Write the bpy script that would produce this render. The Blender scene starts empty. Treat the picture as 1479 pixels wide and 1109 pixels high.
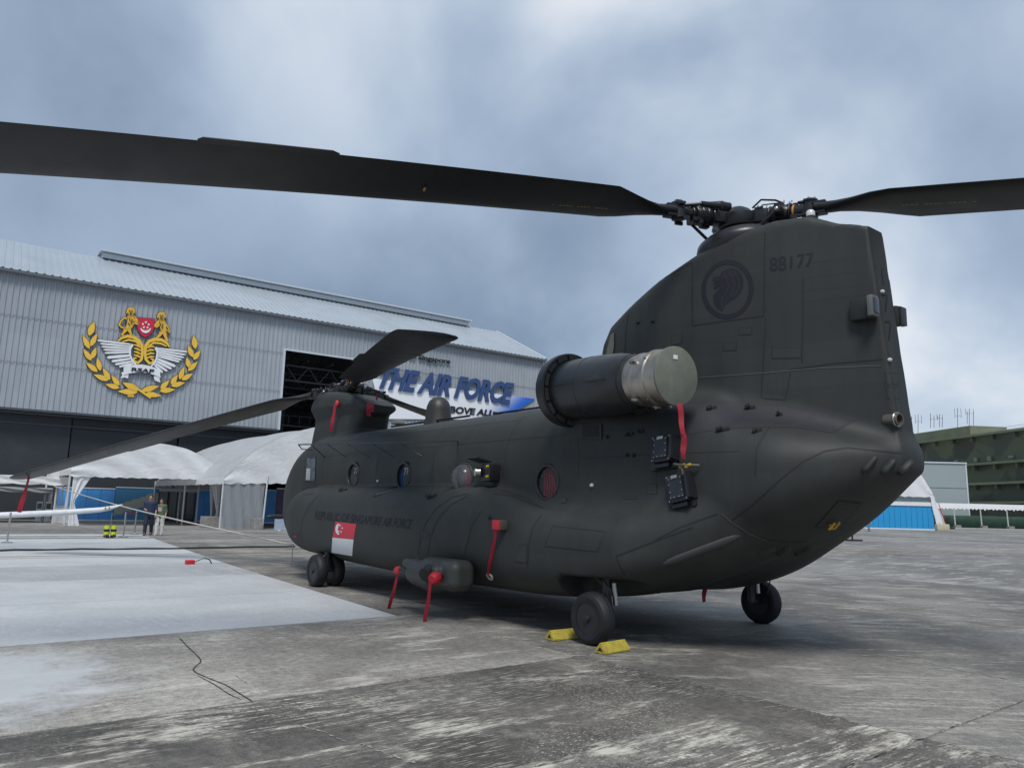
import bpy, bmesh, math, random
import numpy as np
from mathutils import Vector, Matrix
from mathutils.bvhtree import BVHTree
R = math.radians
rnd = random.Random(7)
scene = bpy.context.scene
COL = scene.collection

# ------------------------------------------------------------------ camera
CAM = np.array([18.2251, -7.784, 1.4584]); YAW, PIT, ROL, FPX = -0.9002, 0.164, 0.0241, 1089.66
_F = np.array([math.sin(YAW) * math.cos(PIT), math.cos(YAW) * math.cos(PIT), math.sin(PIT)])
_R0 = np.array([math.cos(YAW), -math.sin(YAW), 0.0]); _U0 = np.cross(_R0, _F)
_R = _R0 * math.cos(ROL) + _U0 * math.sin(ROL); _U = -_R0 * math.sin(ROL) + _U0 * math.cos(ROL)
cam_data = bpy.data.cameras.new('camera'); cam = bpy.data.objects.new('camera', cam_data); COL.objects.link(cam)
cam_data.sensor_fit = 'HORIZONTAL'; cam_data.sensor_width = 36.0; cam_data.lens = 36.0 * FPX / 1479.0
cam_data.clip_start = 0.05; cam_data.clip_end = 6000
m = Matrix.Identity(4)
for i in range(3):
    m[i][0], m[i][1], m[i][2], m[i][3] = _R[i], _U[i], -_F[i], CAM[i]
cam.matrix_world = m
scene.camera = cam

# ------------------------------------------------------------------ exposure, sun, sky
scene.view_settings.view_transform = 'Standard'; scene.view_settings.look = 'None'
scene.view_settings.exposure = 0.32; scene.view_settings.gamma = 1.0; scene.view_settings.use_curve_mapping = False
SUN_EL, SUN_AZ = 56.0, 130.0          # azimuth measured from +Y clockwise
sd = bpy.data.lights.new('sun', 'SUN'); sd.energy = 2.1; sd.angle = R(18); sd.color = (1.0, 0.965, 0.92)
sun = bpy.data.objects.new('sun', sd); COL.objects.link(sun)
sv = Vector((math.sin(R(SUN_AZ)) * math.cos(R(SUN_EL)), math.cos(R(SUN_AZ)) * math.cos(R(SUN_EL)), math.sin(R(SUN_EL))))
sun.rotation_euler = sv.to_track_quat('Z', 'Y').to_euler()

class NT:
    """small helper for node trees"""
    def __init__(s, tree): s.t = tree; s.n = tree.nodes; s.l = tree.links
    def node(s, typ, **kw):
        n = s.n.new(typ)
        for k, v in kw.items(): setattr(n, k, v)
        return n
    def put(s, sock, v):
        if hasattr(v, 'is_output') or isinstance(v, bpy.types.NodeSocket): s.l.new(v, sock)
        elif v is not None: sock.default_value = v
    def m(s, op, a, b=None, c=None, clamp=False):
        n = s.node('ShaderNodeMath', operation=op); n.use_clamp = clamp
        s.put(n.inputs[0], a)
        if b is not None: s.put(n.inputs[1], b)
        if c is not None: s.put(n.inputs[2], c)
        return n.outputs[0]
    def mix(s, f, a, b, blend='MIX'):
        n = s.node('ShaderNodeMix', data_type='RGBA', blend_type=blend)
        s.put(n.inputs[0], f)
        for k, v in ((6, a), (7, b)):
            if isinstance(v, tuple) and len(v) == 3: v = (*v, 1)
            s.put(n.inputs[k], v)
        return n.outputs[2]
    def noise(s, vec, scale=1, detail=4, rough=.55, dist=0, out=0):
        n = s.node('ShaderNodeTexNoise'); s.put(n.inputs['Vector'], vec)
        n.inputs['Scale'].default_value = scale; n.inputs['Detail'].default_value = detail
        n.inputs['Roughness'].default_value = rough; n.inputs['Distortion'].default_value = dist
        return n.outputs[out]
    def map(s, vec, scale=(1, 1, 1), loc=(0, 0, 0), rot=(0, 0, 0)):
        n = s.node('ShaderNodeMapping'); s.put(n.inputs['Vector'], vec)
        n.inputs['Scale'].default_value = scale; n.inputs['Location'].default_value = loc; n.inputs['Rotation'].default_value = rot
        return n.outputs[0]
    def step(s, v, a, b):            # smooth step a..b -> 0..1
        n = s.node('ShaderNodeMapRange', interpolation_type='SMOOTHSTEP'); s.put(n.inputs[0], v)
        n.inputs[1].default_value = a; n.inputs[2].default_value = b
        return n.outputs[0]
    def sep(s, v):
        n = s.node('ShaderNodeSeparateXYZ'); s.put(n.inputs[0], v); return n.outputs
    def comb(s, x, y, z):
        n = s.node('ShaderNodeCombineXYZ')
        for i, v in enumerate((x, y, z)): s.put(n.inputs[i], v)
        return n.outputs[0]

world = bpy.data.worlds.new('World'); scene.world = world; world.use_nodes = True
w = NT(world.node_tree); w.n.clear()
sky = w.node('ShaderNodeTexSky', sky_type='NISHITA'); sky.sun_disc = False
sky.sun_elevation = R(SUN_EL); sky.sun_rotation = R(SUN_AZ)
tc = w.node('ShaderNodeTexCoord'); dv = tc.outputs['Generated']
dx, dy, dz = w.sep(dv)
den = w.m('ADD', w.m('MAXIMUM', dz, 0.0), 0.75)
flat = w.comb(w.m('DIVIDE', dx, den), w.m('DIVIDE', dy, den), 0.0)   # cloud deck seen from below
big = w.noise(w.map(flat, loc=(3.1, 1.7, 0)), 1.1, 3, .5, .1)
mid = w.noise(w.map(flat, loc=(7.3, 2.2, 0)), 2.6, 5, .5, .15)
fine = w.noise(w.map(flat, loc=(1.2, 8.2, 0)), 9.0, 5, .55, .3)
def lobe(px, py, wid, amp):          # a brighter or darker bank of cloud in one direction
    v = _F + _R * (px - 739.5) / FPX - _U * (py - 554.5) / FPX; v = v / np.linalg.norm(v)
    n = w.node('ShaderNodeVectorMath', operation='DOT_PRODUCT'); w.put(n.inputs[0], dv); n.inputs[1].default_value = tuple(v)
    k_ = w.step(n.outputs['Value'], math.cos(R(wid)), 1.0)
    if amp > 0: k_ = w.m('MULTIPLY', k_, w.m('ADD', w.m('MULTIPLY', w.step(mid, .30, .68), 1.3), .25))   # broken by the cloud texture
    return w.m('MULTIPLY', k_, amp)
t = w.m('ADD', w.m('MULTIPLY', w.m('SUBTRACT', big, .5), .45), w.m('MULTIPLY', w.m('SUBTRACT', mid, .5), .30))
t = w.m('ADD', t, w.m('MULTIPLY', w.m('SUBTRACT', fine, .5), .10))
t = w.m('ADD', t, .50)
for L in ((820, 0, 34, .25), (120, 0, 26, .16), (1420, 380, 18, .24), (560, 430, 32, -.24), (120, 330, 22, -.10), (1180, 160, 14, -.10), (960, 40, 12, .16), (800, 520, 8, .24), (1400, 600, 12, .14)):
    t = w.m('ADD', t, lobe(*L))
cr = w.node('ShaderNodeValToRGB'); w.put(cr.inputs[0], t)
e = cr.color_ramp.elements
e[0].position = 0.08; e[0].color = (.150, .197, .280, 1)
e[1].position = 1.0; e[1].color = (.70, .73, .78, 1)
for p, c in ((.32, (.205, .272, .375, 1)), (.55, (.32, .405, .525, 1)), (.78, (.485, .56, .66, 1))):
    q = e.new(p); q.color = c
bg1 = w.node('ShaderNodeBackground'); w.put(bg1.inputs[0], sky.outputs[0]); bg1.inputs[1].default_value = 0.06
bg2 = w.node('ShaderNodeBackground'); w.put(bg2.inputs[0], cr.outputs[0]); bg2.inputs[1].default_value = 1.0
mx = w.node('ShaderNodeMixShader'); mx.inputs[0].default_value = .88
w.l.new(bg1.outputs[0], mx.inputs[1]); w.l.new(bg2.outputs[0], mx.inputs[2])
wo = w.node('ShaderNodeOutputWorld'); w.l.new(mx.outputs[0], wo.inputs[0])

# ------------------------------------------------------------------ pixel -> place (survey helpers; photo is 1479 x 1109)
def ray(px, py): return _F + _R * (px - 739.5) / FPX - _U * (py - 554.5) / FPX
def onX(px, py, x): v = ray(px, py); return CAM + v * (x - CAM[0]) / v[0]
def onY(px, py, y): v = ray(px, py); return CAM + v * (y - CAM[1]) / v[1]
def onZ(px, py, z=0.0): v = ray(px, py); return CAM + v * (z - CAM[2]) / v[2]
def atD(px, py, D): return CAM + ray(px, py) * D

# ------------------------------------------------------------------ materials
MATS = {}
def mat(name, col, rough=.6, metal=0.0, var=.12, scale=6.0, bump=0.0, bscale=40.0, spec=.5, dirt=None, dscale=2.0, coat=0, detail=5, streak=0.0, plates=None):
    if name in MATS: return MATS[name]
    m_ = bpy.data.materials.new(name); m_.use_nodes = True; n = NT(m_.node_tree); n.n.clear()
    b = n.node('ShaderNodeBsdfPrincipled'); o = n.node('ShaderNodeOutputMaterial'); n.l.new(b.outputs[0], o.inputs[0])
    geo = n.node('ShaderNodeNewGeometry').outputs['Position']
    f = n.noise(geo, scale, detail, .6)
    k = n.m('ADD', n.m('MULTIPLY', n.m('SUBTRACT', f, .5), 2 * var * 2), 1.0)
    c = n.mix(1.0, tuple(col), n.comb(k, k, k), 'MULTIPLY')
    if dirt:
        g = n.step(n.noise(n.map(geo, loc=(5, 3, 1)), dscale, 6, .65), .5, .72)
        c = n.mix(n.m('MULTIPLY', g, dirt[1]), c, dirt[0])
    if streak:      # rain and oil run-down
        sk = n.m('ADD', 1.0, n.m('MULTIPLY', n.m('SUBTRACT', n.noise(n.map(geo, scale=(3.2, 3.2, .22)), 1.6, 6, .62), .5), 2 * streak)); c = n.mix(1.0, c, n.comb(sk, sk, sk), 'MULTIPLY')
    if plates:      # slight tone differences from sheet to sheet
        gx, gy, gz = n.sep(geo); wn = n.node('ShaderNodeTexWhiteNoise'); n.put(wn.inputs['Vector'], n.comb(n.m('FLOOR', n.m('DIVIDE', gx, plates[0])), n.m('FLOOR', n.m('DIVIDE', gy, plates[1])), n.m('FLOOR', n.m('DIVIDE', gz, plates[2]))))
        pk = n.m('ADD', 1.0, n.m('MULTIPLY', n.m('SUBTRACT', wn.outputs['Value'], .5), plates[3])); c = n.mix(1.0, c, n.comb(pk, pk, pk), 'MULTIPLY')
    n.put(b.inputs['Base Color'], c)
    n.put(b.inputs['Roughness'], n.m('ADD', n.m('MULTIPLY', n.m('SUBTRACT', f, .5), .25), rough, clamp=True))
    b.inputs['Metallic'].default_value = metal; b.inputs['Specular IOR Level'].default_value = spec
    b.inputs['Coat Weight'].default_value = coat
    if bump:
        bp = n.node('ShaderNodeBump'); bp.inputs['Strength'].default_value = bump; bp.inputs['Distance'].default_value = .01
        n.put(bp.inputs['Height'], n.noise(geo, bscale, 4, .6)); n.l.new(bp.outputs[0], b.inputs['Normal'])
    MATS[name] = m_
    return m_

# ------------------------------------------------------------------ objects
def link(o, parent=None):
    COL.objects.link(o)
    if parent is not None: o.parent = parent
    return o
def tag(o, label=None, cat=None, group=None, kind=None):
    if label: o['label'] = label
    if cat: o['category'] = cat
    if group: o['group'] = group
    if kind: o['kind'] = kind
    return o
def empty(name, loc=(0, 0, 0), rz=0.0):
    o = bpy.data.objects.new(name, None); o.empty_display_size = .3
    o.location = Vector(loc); o.rotation_euler = (0, 0, rz); return link(o)
def thing(name, label, cat, loc=(0, 0, 0), rz=0.0, group=None): return tag(empty(name, loc, rz), label, cat, group)

class MB:
    """collects shapes for one mesh object"""
    def __init__(s): s.v = []; s.f = []
    def add(s, vs, fs):
        b = len(s.v); s.v += [tuple(float(c) for c in p) for p in vs]; s.f += [tuple(b + i for i in f) for f in fs]; return s
    def box(s, c, size, rz=0.0, M=None, bev=0.0):
        hx, hy, hz = size[0] / 2, size[1] / 2, size[2] / 2
        if bev > 0:
            bm = bmesh.new(); bmesh.ops.create_cube(bm, size=1.0)
            for v in bm.verts: v.co = Vector((v.co.x * size[0], v.co.y * size[1], v.co.z * size[2]))
            bmesh.ops.bevel(bm, geom=bm.edges[:], offset=bev, segments=2, affect='EDGES', profile=.6)
            bm.verts.ensure_lookup_table(); vs = [v.co.copy() for v in bm.verts]; fs = [[v.index for v in f.verts] for f in bm.faces]; bm.free()
        else:
            vs = [Vector((x, y, z)) for x in (-hx, hx) for y in (-hy, hy) for z in (-hz, hz)]
            fs = [(0, 1, 3, 2), (4, 6, 7, 5), (0, 4, 5, 1), (2, 3, 7, 6), (0, 2, 6, 4), (1, 5, 7, 3)]
        rot = M if M is not None else Matrix.Rotation(rz, 3, 'Z')
        return s.add([rot @ v + Vector(c) for v in vs], fs)
    def beam(s, a, b, w_, h_=None, up=(0, 0, 1)):
        a = Vector(a); b = Vector(b); d = b - a; L = d.length; d.normalize(); u = Vector(up)
        x = d.cross(u)
        if x.length < 1e-4: x = d.cross(Vector((1, 0, 0)))
        x.normalize(); z = x.cross(d); M = Matrix((x, d, z)).transposed()
        return s.box((a + b) / 2, (w_, L, h_ or w_), M=M)
    def tube(s, pts, r, n=8, cap=True, flat=1.0):
        pts = [Vector(p) for p in pts]; rs = r if isinstance(r, (list, tuple)) else [r] * len(pts)
        vs = []; fs = []; up = None
        for i, p in enumerate(pts):
            d = (pts[min(i + 1, len(pts) - 1)] - pts[max(i - 1, 0)]).normalized()
            if up is None:
                up = Vector((0, 0, 1)) if abs(d.z) < .9 else Vector((1, 0, 0))
            x = d.cross(up).normalized(); y = x.cross(d).normalized(); up = y
            for k in range(n):
                a = 2 * math.pi * k / n; vs.append(p + x * math.cos(a) * rs[i] + y * math.sin(a) * rs[i] * flat)
        for i in range(len(pts) - 1):
            for k in range(n):
                fs.append((i * n + k, i * n + (k + 1) % n, (i + 1) * n + (k + 1) % n, (i + 1) * n + k))
        if cap: fs.append(tuple(range(n - 1, -1, -1))); fs.append(tuple((len(pts) - 1) * n + k for k in range(n)))
        return s.add(vs, fs)
    def lathe(s, prof, o=(0, 0, 0), axis=(0, 0, 1), n=24, cap=True):
        """prof: list of (distance along axis, radius)"""
        o = Vector(o); return s.tube_exact(o, Vector(axis).normalized(), prof, n, cap)
    def tube_exact(s, o, ax, prof, n, cap):
        ref = Vector((0, 0, 1)) if abs(ax.z) < .9 else Vector((1, 0, 0))
        x = ax.cross(ref).normalized(); y = x.cross(ax).normalized(); vs = []; fs = []
        for (h, r) in prof:
            for k in range(n):
                a = 2 * math.pi * k / n; vs.append(o + ax * h + x * math.cos(a) * r + y * math.sin(a) * r)
        for i in range(len(prof) - 1):
            for k in range(n): fs.append((i * n + k, i * n + (k + 1) % n, (i + 1) * n + (k + 1) % n, (i + 1) * n + k))
        if cap: fs.append(tuple(range(n - 1, -1, -1))); fs.append(tuple((len(prof) - 1) * n + k for k in range(n)))
        return s.add(vs, fs)
    def torus(s, o, axis, Rr, r, n=32, k=8, sq=1.0):
        o = Vector(o); ax = Vector(axis).normalized(); ref = Vector((0, 0, 1)) if abs(ax.z) < .9 else Vector((1, 0, 0))
        x = ax.cross(ref).normalized(); y = x.cross(ax).normalized(); vs = []; fs = []
        for i in range(n):
            a = 2 * math.pi * i / n; d = x * math.cos(a) + y * math.sin(a)
            for j in range(k):
                b = 2 * math.pi * j / k; vs.append(o + d * (Rr + r * math.cos(b)) + ax * r * sq * math.sin(b))
        for i in range(n):
            for j in range(k):
                fs.append((i * k + j, ((i + 1) % n) * k + j, ((i + 1) % n) * k + (j + 1) % k, i * k + (j + 1) % k))
        return s.add(vs, fs)
    def ball(s, o, r, n=10, sc=(1, 1, 1)):
        prof = [(-math.cos(math.pi * i / n) , max(math.sin(math.pi * i / n), .001)) for i in range(n + 1)]; b = len(s.v)
        s.lathe(prof, (0, 0, 0), (0, 0, 1), n * 2, False)
        for i in range(b, len(s.v)):
            p = s.v[i]; s.v[i] = (o[0] + p[0] * r * sc[0], o[1] + p[1] * r * sc[1], o[2] + p[2] * r * sc[2])
        return s
    def prism(s, poly, f):
        """poly: 2-D outline; f(u,v,d) -> point; d = 0 back, 1 front"""
        n = len(poly); vs = [f(u, v, 0) for u, v in poly] + [f(u, v, 1) for u, v in poly]
        fs = [tuple(range(n - 1, -1, -1)), tuple(range(n, 2 * n))] + [(i, (i + 1) % n, n + (i + 1) % n, n + i) for i in range(n)]
        return s.add(vs, fs)
    def mesh(s, name, smooth=False, ang=40):
        me = bpy.data.meshes.new(name); me.from_pydata(s.v, [], s.f); me.validate(); me.update()
        bm = bmesh.new(); bm.from_mesh(me); bmesh.ops.recalc_face_normals(bm, faces=bm.faces)
        if smooth:
            for f in bm.faces: f.smooth = True
            for e_ in bm.edges:
                if len(e_.link_faces) == 2 and e_.calc_face_angle(0) > R(ang): e_.smooth = False
        bm.to_mesh(me); bm.free(); return me
    def build(s, name, material, parent=None, smooth=False, ang=40):
        me = s.mesh(name, smooth, ang); me.materials.append(material)
        return link(bpy.data.objects.new(name, me), parent)

def copy_tree(o, parent=None):
    c = o.copy(); COL.objects.link(c)
    if parent is not None: c.parent = parent
    for ch in list(o.children): copy_tree(ch, c)
    return c

# ------------------------------------------------------------------ implicit surfaces -> mesh
def table(xs, ys, s=.15):
    """piecewise profile smoothed to avoid kinks"""
    X = np.arange(xs[0] - 1, xs[-1] + 1, .02); Y = np.interp(X, xs, ys)
    k = np.arange(-3 * s, 3 * s + .01, .02); g = np.exp(-k * k / (2 * s * s)); g /= g.sum()
    n = len(k) // 2; Yp = np.pad(Y, n, mode='edge'); Y = np.convolve(Yp, g, mode='valid')[:len(X)]
    return lambda x: np.interp(x, X, Y)
def smin(a, b, k):
    h = np.clip(.5 + .5 * (b - a) / k, 0, 1); return b + (a - b) * h - k * h * (1 - h)
def smax(a, b, k): return -smin(-a, -b, k)
def capsule(P, a, b, ra, rb):
    x, y, z = P; a = np.array(a, float); b = np.array(b, float); d = b - a
    t_ = np.clip(((x - a[0]) * d[0] + (y - a[1]) * d[1] + (z - a[2]) * d[2]) / max(d @ d, 1e-9), 0, 1)
    return np.sqrt((x - a[0] - t_ * d[0]) ** 2 + (y - a[1] - t_ * d[1]) ** 2 + (z - a[2] - t_ * d[2]) ** 2) - (ra + (rb - ra) * t_)
def ellipsoid(P, c, r):
    q = np.sqrt(((P[0] - c[0]) / r[0]) ** 2 + ((P[1] - c[1]) / r[1]) ** 2 + ((P[2] - c[2]) / r[2]) ** 2); return (q - 1) * min(r)
def rbox(P, c, h, r, rz=0.0):
    x, y, z = P[0] - c[0], P[1] - c[1], P[2] - c[2]
    if rz: x, y = x * math.cos(rz) + y * math.sin(rz), -x * math.sin(rz) + y * math.cos(rz)
    qx, qy, qz = np.abs(x) - h[0] + r, np.abs(y) - h[1] + r, np.abs(z) - h[2] + r
    return np.sqrt(np.maximum(qx, 0) ** 2 + np.maximum(qy, 0) ** 2 + np.maximum(qz, 0) ** 2) + np.minimum(np.maximum(qx, np.maximum(qy, qz)), 0) - r
def surface(fn, lo, hi, h, iters=4):
    """surface nets; returns vertices (projected on fn = 0), quads, normals"""
    ax = [np.arange(lo[i], hi[i] + h, h) for i in range(3)]
    G = np.meshgrid(*ax, indexing='ij'); V = fn(G).astype(np.float32); S = V < 0; nx, ny, nz = V.shape
    cells = np.zeros((nx - 1, ny - 1, nz - 1), np.int8)
    for i in (0, 1):
        for j in (0, 1):
            for k in (0, 1): cells += S[i:nx - 1 + i, j:ny - 1 + j, k:nz - 1 + k]
    act = (cells > 0) & (cells < 8); idx = -np.ones(act.shape, np.int64); ijk = np.argwhere(act); idx[act] = np.arange(len(ijk))
    P = np.array(lo) + (ijk + .5) * h
    quads = []
    A = S[:-1, 1:-1, 1:-1] != S[1:, 1:-1, 1:-1]
    e_ = np.argwhere(A); i, j, k = e_[:, 0], e_[:, 1] + 1, e_[:, 2] + 1; fl = S[i, j, k]
    q = np.stack([idx[i, j - 1, k - 1], idx[i, j, k - 1], idx[i, j, k], idx[i, j - 1, k]], 1); q[~fl] = q[~fl][:, ::-1]; quads.append(q)
    A = S[1:-1, :-1, 1:-1] != S[1:-1, 1:, 1:-1]
    e_ = np.argwhere(A); i, j, k = e_[:, 0] + 1, e_[:, 1], e_[:, 2] + 1; fl = S[i, j, k]
    q = np.stack([idx[i - 1, j, k - 1], idx[i - 1, j, k], idx[i, j, k], idx[i, j, k - 1]], 1); q[~fl] = q[~fl][:, ::-1]; quads.append(q)
    A = S[1:-1, 1:-1, :-1] != S[1:-1, 1:-1, 1:]
    e_ = np.argwhere(A); i, j, k = e_[:, 0] + 1, e_[:, 1] + 1, e_[:, 2]; fl = S[i, j, k]
    q = np.stack([idx[i - 1, j - 1, k], idx[i, j - 1, k], idx[i, j, k], idx[i - 1, j, k]], 1); q[~fl] = q[~fl][:, ::-1]; quads.append(q)
    Q = np.concatenate(quads); eps = h * .08
    def grad(P):
        return np.stack([(fn((P[:, 0] + eps, P[:, 1], P[:, 2])) - fn((P[:, 0] - eps, P[:, 1], P[:, 2]))),
                         (fn((P[:, 0], P[:, 1] + eps, P[:, 2])) - fn((P[:, 0], P[:, 1] - eps, P[:, 2]))),
                         (fn((P[:, 0], P[:, 1], P[:, 2] + eps)) - fn((P[:, 0], P[:, 1], P[:, 2] - eps)))], 1) / (2 * eps)
    for it in range(iters):
        f = fn((P[:, 0], P[:, 1], P[:, 2])); g = grad(P); gg = (g ** 2).sum(1) + 1e-9
        st = -g * (f / gg)[:, None]; L = np.sqrt((st ** 2).sum(1)); st *= np.minimum(1, h * .5 / (L + 1e-9))[:, None]; P = P + st
    g = grad(P); N = g / (np.sqrt((g ** 2).sum(1)) + 1e-9)[:, None]
    return P, Q, N
def mesh_from(name, P, Q, N, material, parent=None, sel=None):
    if sel is not None:
        Q = Q[sel]; u, inv = np.unique(Q, return_inverse=True); Q = inv.reshape(Q.shape); P = P[u]; N = N[u]
    me = bpy.data.meshes.new(name); me.from_pydata(P.tolist(), [], Q.tolist())
    me.polygons.foreach_set('use_smooth', np.ones(len(me.polygons), bool)); me.update()
    me.normals_split_custom_set_from_vertices(N.tolist())
    me.materials.append(material)
    return link(bpy.data.objects.new(name, me), parent)
# ================================================================== GROUND
def ground_mat(name, base_dark, base_mid, light, scuff, streak=(20.0, 2.2), srot=0.0, big=.35, rough=.75, seed=0.0, warm=.5, grit=1.0, pale=False, blot=1.0):
    m_ = bpy.data.materials.new(name); m_.use_nodes = True; n = NT(m_.node_tree); n.n.clear()
    b = n.node('ShaderNodeBsdfPrincipled'); o = n.node('ShaderNodeOutputMaterial'); n.l.new(b.outputs[0], o.inputs[0])
    p = n.node('ShaderNodeNewGeometry').outputs['Position']; p = n.map(p, loc=(seed, seed * .7, 0))
    warp = n.noise(p, .8, 3, .5, out=1)
    pw = n.node('ShaderNodeVectorMath', operation='MULTIPLY_ADD'); n.put(pw.inputs[0], warp); pw.inputs[1].default_value = (.5, .5, .5); n.put(pw.inputs[2], p); pw = pw.outputs[0]
    b1 = n.noise(pw, big, 5, .6); b2 = n.noise(p, 1.7, 6, .65); f1 = n.noise(p, 14, 6, .7); f2 = n.noise(p, 75, 3, .7)
    c = n.mix(n.step(b1, .38, .64), base_dark, base_mid)
    c = n.mix(n.m('MULTIPLY', n.step(b2, .5, .75), .55), c, tuple(x * .62 + y * .38 for x, y in zip(base_mid, light)))
    f3 = n.noise(n.map(p, loc=(3, 3, 0)), 190, 2, .6); k = n.m('ADD', n.m('MULTIPLY', n.m('SUBTRACT', f1, .5), 1.9 * grit), n.m('MULTIPLY', n.m('SUBTRACT', f2, .5), 1.6 * grit)); k = n.m('ADD', k, n.m('MULTIPLY', n.m('SUBTRACT', f3, .5), .9 * grit)); k = n.m('MAXIMUM', n.m('ADD', k, 1.0), .25)
    c = n.mix(1.0, c, n.comb(k, k, k), 'MULTIPLY')
    # brown water stain
    c = n.mix(n.m('MULTIPLY', n.step(n.noise(n.map(pw, loc=(9, 4, 0)), .5, 4, .6), .52, .7), .35 * warm), c, (.17, .13, .095))
    # tyre and wash streaks running along y
    pr_ = n.map(p, rot=(0, 0, srot)); pwr = n.map(pw, rot=(0, 0, srot))
    s1 = n.noise(n.map(pr_, scale=(streak[0], streak[1], 1)), 1.0, 6, .72, .25); s2 = n.noise(n.map(pr_, scale=(streak[0] * 3.2, streak[1] * 2.2, 1), loc=(2, 5, 0)), 1.0, 5, .7)
    area = n.step(n.noise(n.map(pw, loc=(4, 11, 0)), .42, 4, .6), .50, .62)
    brk = n.step(n.noise(n.map(p, loc=(6, 1, 0)), 26, 5, .75), .36, .60); sc = n.m('MULTIPLY', n.m('MULTIPLY', n.step(s1, .50, .60), area), brk); sc2 = n.m('MULTIPLY', n.step(s2, .53, .62), n.step(n.noise(n.map(pw, loc=(1, 2, 0)), .6, 4, .6), .44, .66))
    spk = n.m('MULTIPLY', n.m('MULTIPLY', n.step(n.noise(n.map(pr_, scale=(1.6, .8, 1), loc=(8, 8, 0)), 34, 4, .75), .54, .66), n.step(n.noise(n.map(pw, loc=(13, 1, 0)), .7, 5, .65), .44, .62)), .75)
    bl = n.m('MULTIPLY', n.step(n.noise(n.map(pr_, scale=(2.2, .7, 1), loc=(3, 9, 0)), 1.0, 6, .7), .53, .64), n.step(n.noise(n.map(pr_, scale=(3.0, .5, 1), loc=(1, 4, 0)), 6.0, 6, .8), .40, .56)); sc = n.m('MAXIMUM', sc, n.m('MULTIPLY', bl, .9 * blot))
    tot = n.m('MULTIPLY', n.m('MAXIMUM', n.m('MAXIMUM', sc, n.m('MULTIPLY', sc2, .85)), spk), scuff, clamp=True)
    c = n.mix(tot, c, light)
    if pale:      # dried cement dust beside the new concrete
        n2 = n.node('ShaderNodeVectorMath', operation='DISTANCE'); n.put(n2.inputs[0], n.node('ShaderNodeNewGeometry').outputs['Position']); n2.inputs[1].default_value = (10.6, -7.6, 0)
        dst = n.m('ADD', n2.outputs['Value'], n.m('MULTIPLY', n.m('SUBTRACT', n.noise(p, 2.2, 7, .72), .5), 2.4)); c = n.mix(n.m('MULTIPLY', n.step(dst, 1.9, .9), .8), c, (.52, .545, .56))
    n.put(b.inputs['Base Color'], c); n.put(b.inputs['Roughness'], n.m('ADD', n.m('MULTIPLY', f1, .2), rough - .1))
    b.inputs['Specular IOR Level'].default_value = .35
    bp = n.node('ShaderNodeBump'); bp.inputs['Strength'].default_value = .5; bp.inputs['Distance'].default_value = .006
    n.put(bp.inputs['Height'], n.m('ADD', f1, n.m('MULTIPLY', f2, .6))); n.l.new(bp.outputs[0], b.inputs['Normal'])
    return m_
G_dark = ground_mat('weathered slab dark', (.068, .063, .056), (.165, .154, .135), (.66, .62, .53), 1.0)
G_band = ground_mat('weathered slab pale', (.18, .17, .152), (.34, .322, .288), (.60, .57, .51), .8, streak=(16, 3), seed=3.3, pale=True)
G_grey = ground_mat('weathered slab grey', (.115, .110, .100), (.24, .228, .205), (.58, .55, .485), .62, streak=(12, 1.1), srot=R(38), seed=8.1, warm=.25)
G_new1 = ground_mat('new concrete', (.43, .448, .455), (.50, .515, .522), (.58, .59, .595), .6, streak=(.5, 5), seed=5, warm=0, big=.6, grit=.3, blot=0)
G_new2 = ground_mat('new concrete greyer', (.34, .353, .36), (.40, .413, .42), (.54, .55, .55), .6, streak=(.5, 5), seed=6, warm=.1, big=.6, grit=.34, blot=0)
G_far = ground_mat('far apron', (.13, .126, .118), (.25, .243, .228), (.50, .485, .45), .8, streak=(.8, .12), big=.08, seed=1.1, warm=.2)
G_fill = mat('joint filler', (.24, .23, .21), .9, var=.5, scale=3)
for o_ in (G_new1, G_new2):
    for nd in o_.node_tree.nodes:
        if nd.type == 'BUMP': nd.inputs['Strength'].default_value = .1

base = MB(); base.add([(-60, -40, -.016), (30, -40, -.016), (30, 40, -.016), (-60, 40, -.016)], [(0, 1, 2, 3)])
base_o = tag(base.build('slab_bed', G_fill), kind='structure')
P0, SP = 12.4, 3.35
xs = [P0 + SP * k for k in range(-10, 3)]; ys = [-2.2 + 2 * SP * k for k in range(-1, 3)]
apron = tag(MB().add([(-3000, -3000, 0), (xs[0], -3000, 0), (xs[0], 3000, 0), (-3000, 3000, 0),
    (xs[-1], -3000, 0), (3000, -3000, 0), (3000, 3000, 0), (xs[-1], 3000, 0),
    (xs[0], -3000, 0), (xs[-1], -3000, 0), (xs[-1], ys[0], 0), (xs[0], ys[0], 0),
    (xs[0], ys[-1], 0), (xs[-1], ys[-1], 0), (xs[-1], 3000, 0), (xs[0], 3000, 0)],
    [(0, 1, 2, 3), (4, 5, 6, 7), (8, 9, 10, 11), (12, 13, 14, 15)]).build('apron', G_far), kind='structure')
sm = MB().box((0, 0, -.015), (SP - .022, 2 * SP - .022, .03), bev=.005).mesh('concrete_slab', True, 60)
cache = {}
for i in range(len(xs) - 1):
    for j in range(len(ys) - 1):
        x0, y0 = xs[i], ys[j]
        mt = G_grey if y0 > -2.3 else (G_band if 8.9 < x0 < 9.2 else G_dark)
        if y0 > -2.3 and x0 > 12.3 and y0 < 1: mt = G_grey
        if y0 < -2.3 and x0 < 8.9: mt = G_grey
        if mt.name not in cache:
            me = sm.copy(); me.materials.append(mt); cache[mt.name] = me
        s_ = bpy.data.objects.new('concrete_slab', cache[mt.name]); s_.location = (x0 + SP / 2, y0 + SP, rnd.uniform(-.0015, .0015)); link(s_, apron)
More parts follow.
